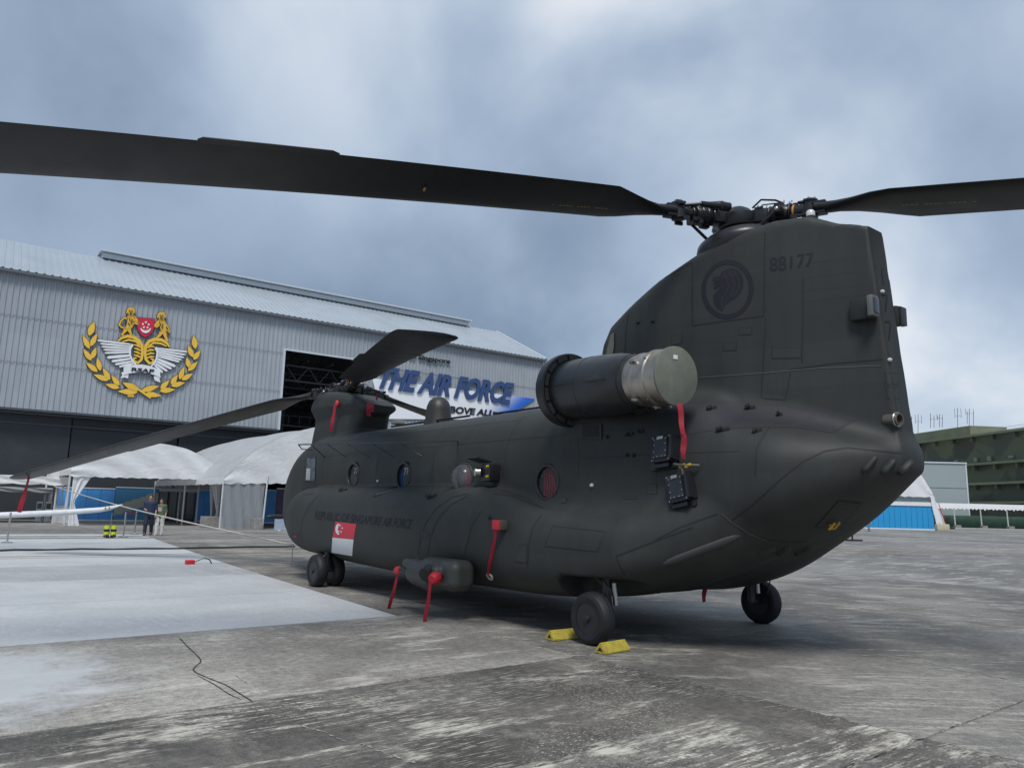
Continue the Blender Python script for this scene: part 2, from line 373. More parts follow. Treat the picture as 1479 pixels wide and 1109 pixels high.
# pale new concrete laid over the old apron, in strips
patch = tag(empty('new_concrete', (0, 0, 0)), kind='structure')
def edge_y(x): return float(np.interp(x, [-19, -.3, 2.6, 9.06], [.62, -1.55, -1.82, -2.40]))
px_ = [9.06 - SP * k for k in range(0, 9)]
for k in range(8):
    a, b_ = px_[k + 1] + .012, px_[k] - .012
    for q, (ya, yb) in enumerate(((-30, -9.0), (-8.98, None))):
        e0 = edge_y(a) if yb is None else yb; e1 = edge_y(b_) if yb is None else yb
        s_ = MB().add([(a, ya, .006), (b_, ya, .006), (b_, e1, .006), (a, e0, .006), (a, ya, -.01), (b_, ya, -.01), (b_, e1, -.01), (a, e0, -.01)],
                      [(0, 1, 2, 3), (4, 5, 1, 0), (5, 6, 2, 1), (6, 7, 3, 2), (7, 4, 0, 3)]).build('concrete_slab', G_new2 if k in (2, 5) else G_new1, patch)
# road markings
Y_line = mat('yellow line paint', (.42, .30, .08), .8, var=.5, scale=5, dirt=((.14, .13, .12), .7), dscale=6)
def sheet(name, pts, z, material, label=None):
    o_ = MB().add([(p[0], p[1], z) for p in pts], [tuple(range(len(pts)))]).build(name, material); return tag(o_, kind='structure')
a_ = onZ(0, 805); b_ = onZ(440, 797)
sheet('painted_line', [(-4.25, -30, 0), (-4.13, -30, 0), (-4.33, 9, 0), (-4.45, 9, 0)], .012, Y_line)
sheet('painted_line', [(-.6, 22, 0), (-.35, 22, 0), (12.3, 60, 0), (12.0, 60, 0)], .006, Y_line)
red_l = mat('faded red line', (.30, .13, .11), .85, var=.4, scale=4)
sheet('painted_line', [(-3.5, -30, 0), (-3.45, -30, 0), (-3.6, 0, 0), (-3.65, 0, 0)], .012, red_l)
for x_ in (-14.6, -16.2, -24.0, -25.5):
    sheet('painted_line', [(x_, -12, 0), (x_ + .9, -12, 0), (x_ + .9, 14, 0), (x_, 14, 0)], .010, mat('pale worn concrete', (.26, .255, .24), .85, var=.3, scale=2, dirt=((.09, .09, .088), .8), dscale=1.5))
# ragged pale scrape marks and sealed cracks, laid flat on the concrete
def ribbon(pts, w0, z, material, jit=.5, n=None):
    P = [Vector((p[0], p[1], 0)) for p in pts]; out = []
    for a, b2 in zip(P[:-1], P[1:]):
        k = max(2, int((b2 - a).length / .05)); out += [a.lerp(b2, i / k) for i in range(k)]
    out.append(P[-1]); mb = MB(); vs = []; fs = []
    for i, p in enumerate(out):
        d = (out[min(i + 1, len(out) - 1)] - out[max(i - 1, 0)]).normalized(); s_ = Vector((-d.y, d.x, 0))
        e0 = w0 * (.5 + rnd.uniform(-jit, jit) * .5) * min(1, i / 4 + .1, (len(out) - 1 - i) / 4 + .1); e1 = w0 * (.5 + rnd.uniform(-jit, jit) * .5) * min(1, i / 4 + .1, (len(out) - 1 - i) / 4 + .1)
        vs += [(p + s_ * e0).to_tuple()[:2] + (z,), (p - s_ * e1).to_tuple()[:2] + (z,)]
    fs = [(2 * i, 2 * i + 1, 2 * i + 3, 2 * i + 2) for i in range(len(out) - 1)]
    return mb.add(vs, fs)
scr = mat('pale scrape', (.36, .345, .31), .9, var=.4, scale=14); sc_d = mat('crack sealant', (.022, .022, .022), .6, var=.2)
def smooth_path(P_, k=6):
    P_ = [Vector((p[0], p[1])) for p in P_]; P_ = [P_[0] * 2 - P_[1]] + P_ + [P_[-1] * 2 - P_[-2]]; out = []
    for i in range(1, len(P_) - 2):
        a, b, c, d = P_[i - 1:i + 3]
        for j in range(k):
            t_ = j / k; out.append(.5 * ((2 * b) + (c - a) * t_ + (2 * a - 5 * b + 4 * c - d) * t_ ** 2 + (3 * b - a - 3 * c + d) * t_ ** 3))
    out.append(P_[-2]); return out
def chips(name, pts, w0, z, material, dens=.6, across=0.0, adir=(0, 1), lmax=.14):
    """a worn line: many short ragged flecks along a path"""
    mb = MB(); pts = [Vector((p[0], p[1])) for p in pts]; ad = Vector(adir).normalized()
    for a, b in zip(pts[:-1], pts[1:]):
        L_ = (b - a).length; d = (b - a) / max(L_, 1e-6); s_ = Vector((-d.y, d.x)); t_ = 0
        while t_ < L_:
            l_ = rnd.uniform(.02, lmax); 
            if rnd.random() < dens:
                c = a + d * t_ + s_ * rnd.gauss(0, across) if across else a + d * t_ + s_ * rnd.gauss(0, w0 * .3)
                u, v = (ad, Vector((-ad.y, ad.x))) if across else (d, s_); n_ = 7; ring = []
                wd = w0 * rnd.uniform(.25, 1)
                for k in range(n_):
                    q = 2 * math.pi * k / n_; rr = rnd.uniform(.55, 1.0); p = c + u * math.cos(q) * l_ * .6 * rr + v * math.sin(q) * wd * .5 * rr; ring.append((p.x, p.y, z))
                mb.add(ring, [tuple(range(n_))])
            t_ += l_ * rnd.uniform(.6, 1.4)
    return tag(mb.build(name, material), kind='stuff')
scr = mat('pale scrape', (.56, .53, .46), .9, var=.4, scale=14); sc_d = mat('crack sealant', (.028, .028, .028), .6, var=.2)
raw = [onZ(*q) for q in ((258, 920), (270, 933), (284, 946), (290, 955), (283, 962), (280, 969), (300, 979), (325, 989), (345, 1001), (366, 1014))]
tag(ribbon(smooth_path(raw), .013, .0045, sc_d, .35).build('sealed_crack', sc_d), kind='stuff')
tag(ribbon(smooth_path([onZ(*q) for q in ((284, 975), (310, 989), (330, 1002), (350, 1011))]), .009, .0045, sc_d, .5).build('sealed_crack', sc_d), kind='stuff')
for q in ([(960, 905), (1050, 920), (1130, 928), (1300, 950), (1390, 968), (1478, 985)], [(1420, 885), (1479, 893)]):
    chips('scrape_mark', smooth_path([onZ(*p) for p in q]), .022, .0046, scr, .93, lmax=.2)
for q, w_ in (([(885, 1070), (930, 1085)], .016), ([(498, 998), (562, 1026)], .03), ([(455, 1005), (512, 1033)], .02), ([(380, 952), (432, 979)], .014), ([(440, 1050), (520, 1075), (600, 1103)], .03), ([(1330, 872), (1358, 875)], .03), ([(340, 975), (360, 990)], .014)):
    chips('scrape_mark', smooth_path([onZ(*p) for p in q]), w_, .0046, scr, .8, lmax=.09)
# spalled edges where scrapers jumped across the joints
chips('joint_chips', [(10.4, -2.2), (12.4, -2.2)], .010, .0047, scr, .35, .02, (.15, 1), .12)
chips('joint_chips', [(12.4, -2.25), (16.4, -2.25)], .022, .0047, scr, .9, .05, (.15, 1), .22)
chips('joint_chips', [(12.9, -2.3), (16.2, -2.45)], .016, .0048, scr, .9, .10, (.15, 1), .20)
chips('joint_chips', [(12.4, -7), (12.4, -2.2)], .008, .0047, scr, .5, .012, (0, 1), .16)
chips('joint_chips', [(15.75, -4), (15.75, 2)], .010, .0047, scr, .8, .015, (0, 1), .16)
chips('joint_chips', [(12.4, -2.2), (12.4, 5)], .008, .0047, scr, .6, .01, (0, 1), .16); chips('joint_chips', [(9.05, -2.2), (15.7, 1.15)], .008, .0047, scr, .3, .4, (.62, .78), .3)
for k in range(34):       # thin tyre tracks
    x0 = rnd.uniform(6, 15); y0 = rnd.uniform(-1.0, 9); L = rnd.uniform(1.5, 7); a0 = rnd.gauss(.90, .07)
    pts = [(x0 + math.cos(a0 + .008 * t_) * L * t_ / 8, y0 + math.sin(a0 + .008 * t_) * L * t_ / 8) for t_ in range(9)]
    chips('scrape_mark', pts, rnd.uniform(.006, .018), .0046 + k * .00001, scr, .6, lmax=.3)
# ================================================================== HELICOPTER BODY
paint = mat('dark olive paint', (.0275, .0305, .029), .60, var=.10, scale=2.2, bump=.28, bscale=1.9, spec=.4, streak=.35, plates=(1.23, 9, .47, .16), dirt=((.043, .045, .041), .5), dscale=1.3)
seam_m = mat('panel seam', (.012, .013, .013), .7)
mark_m = mat('low visibility marking', (.005, .006, .013), .7, var=.06)
heat_m = mat('dark heat resistant paint', (.018, .019, .025), .68, var=.12)
blackm = mat('black equipment paint', (.014, .015, .018), .42, var=.15, scale=20)
steel = mat('bare steel', (.45, .44, .42), .35, metal=1.0, var=.15)
rubber = mat('tyre rubber', (.0075, .009, .013), .62, var=.12, scale=18, dirt=((.035, .035, .035), .4), dscale=9)
redc = mat('red cover', (.55, .02, .035), .55, var=.12, scale=12)
redr = mat('red ribbon', (.30, .010, .025), .65, var=.12, scale=20)

cab_a = table([-.4, 0, .6, 1.2, 2, 3, 11, 12.5, 13.3, 14.0, 14.5, 15.0, 16], [.34, .50, .70, .90, 1.12, 1.25, 1.25, 1.24, 1.20, 1.07, .84, .48, .2], .2)
cab_b = table([-.4, 0, .6, 1.2, 11, 11.8, 12.5, 13.3, 14.0, 14.6, 15.1, 16], [1.0, .75, .55, .46, .42, .45, .62, .93, 1.27, 1.68, 1.95, 2.3], .2)
cab_t = table([-.4, 0, .5, 1.1, 1.7, 2.5, 3.2, 10.5, 11.5, 12.5, 13.3, 14, 14.6, 15.1, 16], [1.65, 1.9, 2.3, 2.65, 2.85, 2.94, 2.97, 2.95, 2.93, 2.80, 2.62, 2.44, 2.30, 2.22, 2.1], .25)
pod_t = table([2.5, 3.6, 9.6, 10.3, 10.8, 11.6, 12.6, 13.5, 14.5], [1.80, 1.80, 1.78, 1.66, 1.52, 1.46, 1.45, 1.55, 1.8], .18)
pod_c = table([2.5, 11.6, 12.4, 13.0, 13.7], [1.17, 1.17, 1.08, .86, .45], .25)
pod_b = table([2.5, 3.4, 5, 8, 11, 12, 12.6, 13.3, 14, 14.5], [.64, .56, .46, .38, .40, .48, .66, .98, 1.35, 1.6], .3)
pod_w = table([2.5, 9.5, 11, 12.2, 13, 13.8], [.66, .66, .62, .57, .46, .3], .25)
pyl_w = table([10, 10.7, 11.2, 12, 12.9, 13.7, 14.8, 16], [.34, .40, .50, .60, .58, .42, .13, .13], .2)
def poly2(x, z, P):
    """signed distance to a 2-D polygon, vectorised"""
    P = np.array(P, float); d = np.full(np.shape(x), 1e9); s = np.ones(np.shape(x)); n = len(P); j = n - 1
    for i in range(n):
        ex, ez = P[j] - P[i]; wx, wz = x - P[i][0], z - P[i][1]
        t_ = np.clip((wx * ex + wz * ez) / (ex * ex + ez * ez), 0, 1)
        d = np.minimum(d, (wx - ex * t_) ** 2 + (wz - ez * t_) ** 2)
        c1 = z >= P[i][1]; c2 = z < P[j][1]; c3 = ex * wz > ez * wx
        f = (c1 & c2 & c3) | (~c1 & ~c2 & ~c3); s = np.where(f, -s, s); j = i
    return s * np.sqrt(d)
PYL = [(10.72, 2.3), (10.84, 3.35), (10.95, 3.75), (11.12, 3.98), (11.5, 4.17), (12.05, 4.42), (12.6, 4.62), (13.1, 4.74), (13.6, 4.82), (14.0, 4.76), (14.3, 4.60), (14.60, 4.50), (14.79, 2.4), (14.80, 1.95)]
FPY = [(1.60, 2.5), (1.62, 3.2), (1.52, 3.72), (1.7, 3.98), (1.9, 4.05), (2.9, 3.93), (3.75, 3.70), (4.05, 3.56), (3.98, 3.42), (3.75, 3.36), (3.62, 3.1), (3.85, 2.5)]
WIN = [(5.27, 2.01), (7.10, 1.96), (8.88, 1.90), (10.77, 1.81)]
def body_sdf(G):
    x, y, z = G; ya = np.abs(y)
    a, zb, zt = cab_a(x), cab_b(x), cab_t(x); zc, hb = (zb + zt) / 2, (zt - zb) / 2
    # end caps
    cn = np.sqrt(np.clip(1 - (np.clip(1.0 - x, 0, None) / 1.42) ** 2, .0004, 1)); ct = np.sqrt(np.clip(1 - (np.clip(x - 13.8, 0, None) / 1.16) ** 2, .0004, 1))
    a = a * cn * ct; hb = hb * (cn * .45 + .55) * (.5 + .5 * ct) * np.where(x < -.42, .05, 1)
    n = np.interp(x, [0, 2, 3, 12, 14, 15], [2.3, 2.7, 3.3, 3.1, 2.6, 2.2])
    q = ((ya / a) ** n + (np.abs(z - zc) / hb) ** n) ** (1 / n); d = (q - 1) * np.minimum(a, hb)
    d = smax(d, np.maximum(-.45 - x, x - 14.88) * .6, .14)
    # side fuel pods
    pt, pb, pw = pod_t(x), pod_b(x), pod_w(x); pc, ph = (pt + pb) / 2, (pt - pb) / 2
    s1 = np.sqrt(np.clip(1 - (np.clip(4.0 - x, 0, None) / .92) ** 2, .0009, 1)); s2 = np.sqrt(np.clip(1 - (np.clip(x - 12.6, 0, None) / 1.6) ** 2, .0009, 1))
    s = s1 * s2; qn = 2.6
    q = ((np.abs(ya - pod_c(x)) / (pw * (.35 + .65 * s1) * (.05 + .95 * s2))) ** qn + (np.abs(z - pc) / (ph * (.25 + .75 * s))) ** qn) ** (1 / qn)
    dp = (q - 1) * .45; dp = np.maximum(dp, np.maximum(3.09 - x, x - 14.0))
    d = smin(d, dp, np.interp(x, [3, 10.2, 11.0, 13], [.045, .05, .20, .4]))
    # drive tunnel on the roof
    d = smin(d, rbox((x, ya, z), (7.2, 0, 2.80), (4.4, .26, .21), .1), .06)
    # rotor pylons
    pa = smax(poly2(x, z, PYL), ya - pyl_w(x) * np.interp(z, [2, 3, 4.2, 4.9], [1.25, 1.08, 1.0, .85]), np.interp(x, [13.6, 14.4], [.16, .035]))
    d = smin(d, pa, np.interp(x, [11, 13.5, 14.8], [.28, .26, .14]))
    fw = np.interp(x, [.9, 1.6, 2.6, 3.4, 4.1], [.42, .56, .56, .46, .36]) * np.interp(z, [2.9, 3.4, 3.6, 4.0], [1.0, .88, 1.08, 1.0])
    d = smin(d, smax(poly2(x, z, FPY), ya - fw, .2), .10)
    # engine shoulders
    d = smin(d, capsule((x, ya, z), (11.3, .95, 2.60), (12.9, .75, 2.46), .28, .16), .35)
    # wheel bays
    d = smax(d, -rbox((x, ya, z), (12.02, 1.62, .38), (.52, .42, .34), .12), .03)
    d = smax(d, -rbox((x, ya, z), (5.15, 1.5, .40), (.34, .32, .2), .08), .03)
    # round window recesses
    for wx, wz in WIN:
        cyl = np.sqrt((x - wx) ** 2 + (z - wz) ** 2) - .225; d = np.maximum(d, -np.maximum(cyl, 1.17 - ya))
    return d
P, Q, N = surface(body_sdf, (-.7, -2.0, .2), (15.4, 2.0, 5.1), .045)
e1 = P[Q[:, 1]] - P[Q[:, 0]]; e2 = P[Q[:, 2]] - P[Q[:, 0]]; fn_ = np.cross(e1, e2)
bad = (fn_ * N[Q].mean(1)).sum(1) < 0
if bad.mean() > .5: Q = Q[:, ::-1]
heli = thing('helicopter', 'dark olive twin rotor transport helicopter parked on the apron, lion roundel on rear pylon', 'helicopter', (12.0, 0, 0))
hl = empty('tmp'); bpy.data.objects.remove(hl)
heli.location = (0, 0, 0)
fc = P[Q].mean(1); fx, fy, fz = fc[:, 0], fc[:, 1], fc[:, 2]
isp = (fz > 3.12) & (fx > 10.5); isf = (fz > 3.13) & (fx < 4.3)
ispod = (np.abs(fy) > 1.262) & (fz < 1.86) & (fx > 3.0) & (fx < 12.35)
isramp = ~ispod & (fx > 13.3) & (fz < 2.02 + (fx - 14) * .0)
rest = ~(isp | isf | ispod)
mesh_from('fuselage', P, Q, N, paint, heli, rest)
mesh_from('rear_pylon', P, Q, N, paint, heli, isp)
mesh_from('forward_pylon', P, Q, N, paint, heli, isf)
mesh_from('side_pod', P, Q, N, paint, heli, ispod & (fy < 0)); mesh_from('side_pod', P, Q, N, paint, heli, ispod & (fy > 0))
bvh = BVHTree.FromPolygons(P.tolist(), Q.tolist())
def nrm(p):
    e_ = .01; p = np.array(p)[:, None]; g = []
    for i in range(3):
        a = p.copy(); b2 = p.copy(); a[i] += e_; b2[i] -= e_; g.append(float((body_sdf(tuple(a)) - body_sdf(tuple(b2)))[0]))
    return Vector(g).normalized()
def hit(px, py):
    """where the line of sight of a photo pixel meets the body skin"""
    r_ = bvh.ray_cast(Vector(CAM), Vector(ray(px, py)).normalized())
    if r_[0] is None:
        r_ = bvh.find_nearest(Vector(onY(px, py, -.2)))
    return r_[0], nrm(r_[0])
def side(x, z, y0=-3.0):
    r_ = bvh.ray_cast(Vector((x, y0, z)), Vector((0, 1 if y0 < 0 else -1, 0)))
    if r_[0] is None: r_ = bvh.find_nearest(Vector((x, y0 * .4, z)))
    return r_[0], nrm(r_[0])
# ================================================================== HELICOPTER PARTS
from mathutils.geometry import tessellate_polygon
def drape_poly(name, polys, material, parent=None, off=.004, mx=7.0):
    """flat print laid on the skin: photo-pixel outline -> subdivided mesh on the body"""
    bm = bmesh.new()
    for poly in polys:
        tri = tessellate_polygon([[Vector((p[0], p[1], 0)) for p in poly]]); vs = [bm.verts.new((p[0], p[1], 0)) for p in poly]
        for t_ in tri:
            try: bm.faces.new([vs[i] for i in t_])
            except ValueError: pass
    return drape_bm(name, bm, material, parent, off, mx)
def drape_bm(name, bm, material, parent, off, mx):
    for it in range(6):
        ed = [e_ for e_ in bm.edges if e_.calc_length() > mx]
        if not ed: break
        bmesh.ops.subdivide_edges(bm, edges=ed, cuts=1); bmesh.ops.triangulate(bm, faces=bm.faces[:])
    ns = []
    for v in bm.verts:
        p, n_ = hit(v.co.x, v.co.y); v.co = p + n_ * off; ns.append(n_)
    bm.normal_update(); bm.verts.index_update()
    fl = [f for f in bm.faces if f.normal.dot(ns[f.verts[0].index]) < 0]
    if fl: bmesh.ops.reverse_faces(bm, faces=fl)
    for f in bm.faces: f.smooth = True
    me = bpy.data.meshes.new(name); bm.to_mesh(me); bm.free(); me.materials.append(material)
    me.normals_split_custom_set_from_vertices([tuple(n_) for n_ in ns])
    return link(bpy.data.objects.new(name, me), parent)
def text_bm(txt, bold=0.0, shear=0.0, spacing=1.0, res=3):
    cu = bpy.data.curves.new('t', 'FONT'); cu.body = txt; cu.offset = bold; cu.shear = shear; cu.space_character = spacing; cu.resolution_u = res
    o = bpy.data.objects.new('t', cu); COL.objects.link(o); dg = bpy.context.evaluated_depsgraph_get(); dg.update()
    me = bpy.data.meshes.new_from_object(o.evaluated_get(dg)); bpy.data.objects.remove(o); bpy.data.curves.remove(cu)
    bm = bmesh.new(); bm.from_mesh(me); bpy.data.meshes.remove(me)
    xs_ = [v.co.x for v in bm.verts]; ys_ = [v.co.y for v in bm.verts]; x0, x1, y0, y1 = min(xs_), max(xs_), min(ys_), max(ys_)
    for v in bm.verts: v.co = Vector(((v.co.x - x0) / (x1 - x0), (v.co.y - y0) / (y1 - y0), 0))
    return bm
def quad_map(bm, q):                    # q: TL TR BR BL
    q = [Vector((*p, 0)) for p in q]
    for v in bm.verts: v.co = q[3].lerp(q[2], v.co.x).lerp(q[0].lerp(q[1], v.co.x), v.co.y)
def text_drape(name, txt, q, material, parent, off=.004, bold=0.0, mx=6):
    bm = text_bm(txt, bold); quad_map(bm, q); return drape_bm(name, bm, material, parent, off, mx)
def skin_line(name, pxs, w_, material, parent, off=.003, closed=False, h_=None):
    pts = []
    if closed: pxs = list(pxs) + [pxs[0]]
    for a, b in zip(pxs[:-1], pxs[1:]):
        k = max(1, int(math.dist(a, b) / 5)); pts += [(a[0] + (b[0] - a[0]) * i / k, a[1] + (b[1] - a[1]) * i / k) for i in range(k)]
    pts.append(pxs[-1]); H = [hit(*p) for p in pts]; vs = []; ns = []
    for i, (p, n_) in enumerate(H):
        d = (H[min(i + 1, len(H) - 1)][0] - H[max(i - 1, 0)][0]).normalized(); s_ = n_.cross(d).normalized()
        vs += [p + s_ * w_ / 2 + n_ * off, p - s_ * w_ / 2 + n_ * off]; ns += [n_, n_]
    fs = [(2 * i, 2 * i + 1, 2 * i + 3, 2 * i + 2) for i in range(len(H) - 1)]
    me = bpy.data.meshes.new(name); me.from_pydata([tuple(v) for v in vs], [], [tuple(reversed(f)) for f in fs]); me.update(); me.materials.append(material)
    return link(bpy.data.objects.new(name, me), parent)
def Z1(*p): return [(780 + a / 2.1159, 260 + b / 2.1159) for a, b in p]      # survey sheets: enlarged crops of the photo
def Z2(*p): return [(400 + a / 3.6975, 460 + b / 3.6975) for a, b in p]
def Z3(*p): return [(640 + a / 4.1083, 560 + b / 4.1083) for a, b in p]
def Z4(*p): return [(400 + a / 4.1083, 640 + b / 4.1083) for a, b in p]
def Z5(*p): return [(880 + a / 3.0804, 540 + b / 3.0804) for a, b in p]
def Z7(*p): return [(940 + a / 4.93, 240 + b / 4.93) for a, b in p]

# ---- dark heat patch on the shoulder, seams, panels
drape_poly('heat_patch', [Z1((352, 684), (480, 676), (620, 674), (760, 688), (880, 710), (965, 735), (893, 773), (780, 756), (640, 756), (520, 766), (442, 782), (462, 722), (400, 712))], heat_m, heli, .003)
SEAMS = [Z4((836, 662), (850, 580), (880, 480), (940, 390), (1040, 320), (1130, 298)), Z4((893, 664), (910, 560), (960, 440), (1040, 360), (1150, 303)),
    Z4((150, 630), (140, 540), (150, 450), (200, 360), (270, 290), (330, 256)), Z4((1105, 690), (1122, 620), (1160, 480), (1215, 400)),
    Z3((582, 755), (530, 830), (512, 920), (500, 1070)), Z3((1479, 828), (1190, 935), (1025, 1000)), Z3((1025, 1000), (1050, 1060), (1075, 1108)),
    Z5((500, 622), (540, 655), (640, 580), (760, 470), (860, 390), (960, 342), (1060, 328), (1180, 340), (1300, 352)), Z5((540, 655), (600, 700), (700, 738), (790, 748), (880, 745)),
    Z1((275, 370), (262, 470), (258, 550)), Z1((465, 250), (465, 445), (683, 415), (687, 160)), Z1((803, 300), (803, 430), (800, 560)), Z1((690, 420), (682, 560), (676, 665), (750, 672), (765, 590)),
    Z1((760, 580), (900, 560), (1045, 548)), Z1((285, 345), (400, 290), (465, 250)), Z2((205, 770), (200, 905), (137, 912), (150, 760), (205, 735)),
    Z5((650, 450), (655, 330), (700, 250), (770, 200)), Z3((590, 712), (400, 640), (300, 628)), Z1((540, 1020), (430, 1060), (350, 1100))]
for s_ in SEAMS: skin_line('panel_seam', s_, .015, seam_m, heli)
RIM = mat('worn seam edge', (.10, .105, .10), .6)
def skin_xz(pts, w_=.007, y0=-3.0, off=.0025):
    q = []
    for a, b in zip(pts[:-1], pts[1:]):
        k = max(1, int(math.dist(a, b) / .05)); q += [(a[0] + (b[0] - a[0]) * i / k, a[1] + (b[1] - a[1]) * i / k) for i in range(k)]
    q.append(pts[-1]); H = [side(*p, y0) for p in q]; vs = []
    for i, (p, n_) in enumerate(H):
        d = (H[min(i + 1, len(H) - 1)][0] - H[max(i - 1, 0)][0]).normalized(); s_ = n_.cross(d).normalized(); vs += [p + s_ * w_ / 2 + n_ * off, p - s_ * w_ / 2 + n_ * off]
    me = bpy.data.meshes.new('panel_seam'); me.from_pydata([tuple(v) for v in vs], [], [(2 * i, 2 * i + 2, 2 * i + 3, 2 * i + 1) for i in range(len(H) - 1)]); me.update(); me.materials.append(seam_m)
    return link(bpy.data.objects.new('panel_seam', me), heli)
for yy in (-3.0, 3.0):
    for x_ in (3.9, 6.15, 8.0, 9.85, 11.35, 12.6): skin_xz([(x_, 1.84), (x_, 2.78)], .006, yy)
    for x0_, x1_, z_ in ((3.6, 12.6, 2.42), (4.0, 9.9, 2.72), (11.4, 13.6, 2.1)): skin_xz([(x0_, z_), (x1_, z_)], .005, yy)
for s_ in (Z1((487, 604), (700, 588), (850, 575), (1040, 567)), Z5((500, 620), (548, 662)), Z5((548, 662), (620, 708), (700, 740))): skin_line('worn_edge', s_, .007, RIM, heli, .005)
def panel(corners, name='access_panel', t_=.004):
    q = corners; skin_line('panel_seam', q, .007, seam_m, heli, .0025, closed=True)
    c = [sum(p[0] for p in q) / 4, sum(p[1] for p in q) / 4]; q2 = [(c[0] + (p[0] - c[0]) * .93, c[1] + (p[1] - c[1]) * .93) for p in q]
    return drape_poly(name, [q2], paint, heli, t_, 9)
for q in (Z1((402, 476), (436, 470), (434, 500), (402, 506)), Z1((608, 452), (648, 450), (648, 472), (608, 474)), Z1((708, 512), (800, 512), (800, 544), (708, 546)), Z3((650, 820), (965, 852), (918, 975), (602, 940)),
          Z3((735, 850), (790, 860), (750, 915), (700, 905)), Z5((1020, 560), (1125, 572), (1020, 690), (915, 680)), Z1((330, 928), (357, 930), (357, 958), (328, 960)), Z3((1212, 568), (1270, 572), (1268, 632), (1212, 630)),
          Z4((850, 520), (905, 525), (900, 560), (846, 556)), Z3((695, 648), (735, 650), (733, 684), (693, 682)), Z1((1055, 590), (1092, 590), (1096, 625), (1058, 624)), Z1((1058, 632), (1096, 634), (1098, 668), (1060, 668)),
          Z3((455, 930), (500, 930), (498, 1040), (420, 1030)), Z3((1070, 640), (1150, 645), (1145, 660), (1068, 656)), Z1((560, 500), (600, 498), (600, 520), (560, 522)), Z1((920, 985), (985, 985), (905, 1060), (840, 1060)),
          Z2((140, 912), (200, 905), (196, 935), (136, 942))):
    panel(q)
# recessed intake frame below the engine
for nm, q, m_, o_ in (('vent_frame', Z3((795, 215), (945, 215), (945, 305), (800, 302)), paint, .02), ('vent_opening', Z3((835, 222), (930, 222), (928, 292), (832, 292)), seam_m, .024)):
    drape_poly(nm, [q], m_, heli, o_)
# rivet rows: joined, far too small to pick apart
rv = MB()
def rivets(pxs, step=4.5, r=.006):
    for a, b in zip(pxs[:-1], pxs[1:]):
        k = max(1, int(math.dist(a, b) / step))
        for i in range(k):
            p, n_ = hit(a[0] + (b[0] - a[0]) * i / k, a[1] + (b[1] - a[1]) * i / k)
            t1 = n_.cross(Vector((.3, .2, .9))).normalized(); t2 = n_.cross(t1)
            rv.add([p + n_ * .004, p + t1 * r, p + t2 * r, p - t1 * r, p - t2 * r], [(0, 1, 2), (0, 2, 3), (0, 3, 4), (0, 4, 1)])
for s_ in (Z1((810, 340), (980, 322)), Z1((812, 372), (980, 352)), Z1((812, 300), (970, 282)), Z1((810, 255), (960, 240)), Z1((470, 400), (465, 440)), Z1((690, 250), (690, 410)), Z1((470, 290), (470, 440), (680, 412)), Z5((650, 230), (640, 380), (660, 490)),
           Z5((1245, 120), (1300, 130)), Z5((1250, 160), (1270, 300)), Z5((1300, 150), (1310, 300)), Z5((1225, 40), (1240, 110)), Z5((1225, 50), (1285, 60)), Z1((280, 410), (380, 380), (460, 355)), Z1((676, 590), (676, 665), (752, 672)),
           Z3((600, 930), (650, 830)), Z3((0, 560), (550, 560)), Z3((760, 320), (760, 700)), Z3((380, 300), (380, 620)), Z1((60, 760), (330, 770)), Z2((560, 600), (560, 900)), Z2((870, 700), (870, 920)), Z2((300, 660), (300, 890)), Z5((160, 490), (260, 560))):
    rivets(s_)
tag(rv.build('rivets', seam_m, heli), kind='stuff')
def knob(px, py, r, material, name='fitting', h_=.03):
    p, n_ = hit(px, py); return MB().lathe([(0, r), (h_ * .6, r), (h_, r * .6)], p, n_, 10).build(name, material, heli, True)
lampw = mat('pale lamp glass', (.6, .6, .58), .25)
for (px, py) in Z3((885, 578)) + Z2((540, 868)) + Z1((160, 933)): knob(px, py, .025, lampw, 'lamp')
for (px, py) in Z3((1093, 400), (1133, 400)) + Z1((345, 432), (300, 436)) + Z3((975, 290), (280, 770)) + Z2((800, 950), (350, 920)): knob(px, py, .022, seam_m)
for q in (((455, 150), (640, 145)), ): pass
for (a, b) in ((Z5((435, 160), (475, 150))), (Z5((605, 155), (650, 148))), (Z5((745, 185), (770, 180))), (Z5((478, 255), (535, 245))), (Z5((640, 262), (680, 248))), Z2((335, 922), (375, 915)), Z2((805, 960), (850, 945)), Z3((1085, 280), (1130, 272)), Z3((1160, 262), (1190, 258))):
    pa, na = hit(*a); pb, nb = hit(*b)
    MB().beam(pa + na * .012, pb + nb * .012, .025, .03).beam(pa + na * .03, pa.lerp(pb, .5) + na * .045, .02, .03).build('step_bracket', seam_m, heli)
# strakes
def strake(a, b, w_, h_, name='strake', material=paint, n=8):
    mb = MB(); vs = []; L = 9
    for i in range(L + 1):
        t_ = i / L; p, n_ = hit(a[0] + (b[0] - a[0]) * t_, a[1] + (b[1] - a[1]) * t_)
        if i == 0: H = []
        H.append((p, n_))
    for i, (p, n_) in enumerate(H):
        d = (H[min(i + 1, L)][0] - H[max(i - 1, 0)][0]).normalized(); s_ = n_.cross(d).normalized(); e_ = min(1, math.sin(math.pi * (i + .35) / (L + .7)) * 1.9)
        for k in range(n): 
            q = math.pi * k / (n - 1); vs.append(p + s_ * math.cos(q) * w_ * e_ + n_ * (math.sin(q) * h_ * e_ - .01))
    fs = [(i * n + k, i * n + k + 1, (i + 1) * n + k + 1, (i + 1) * n + k) for i in range(L) for k in range(n - 1)]
    return mb.add(vs, fs).build(name, material, heli, True, 70)
for a, b in (Z5((1190, 362), (1122, 440)), Z5((1272, 376), (1208, 446)), Z5((1345, 382), (1285, 450))): strake(a, b, .035, .06)
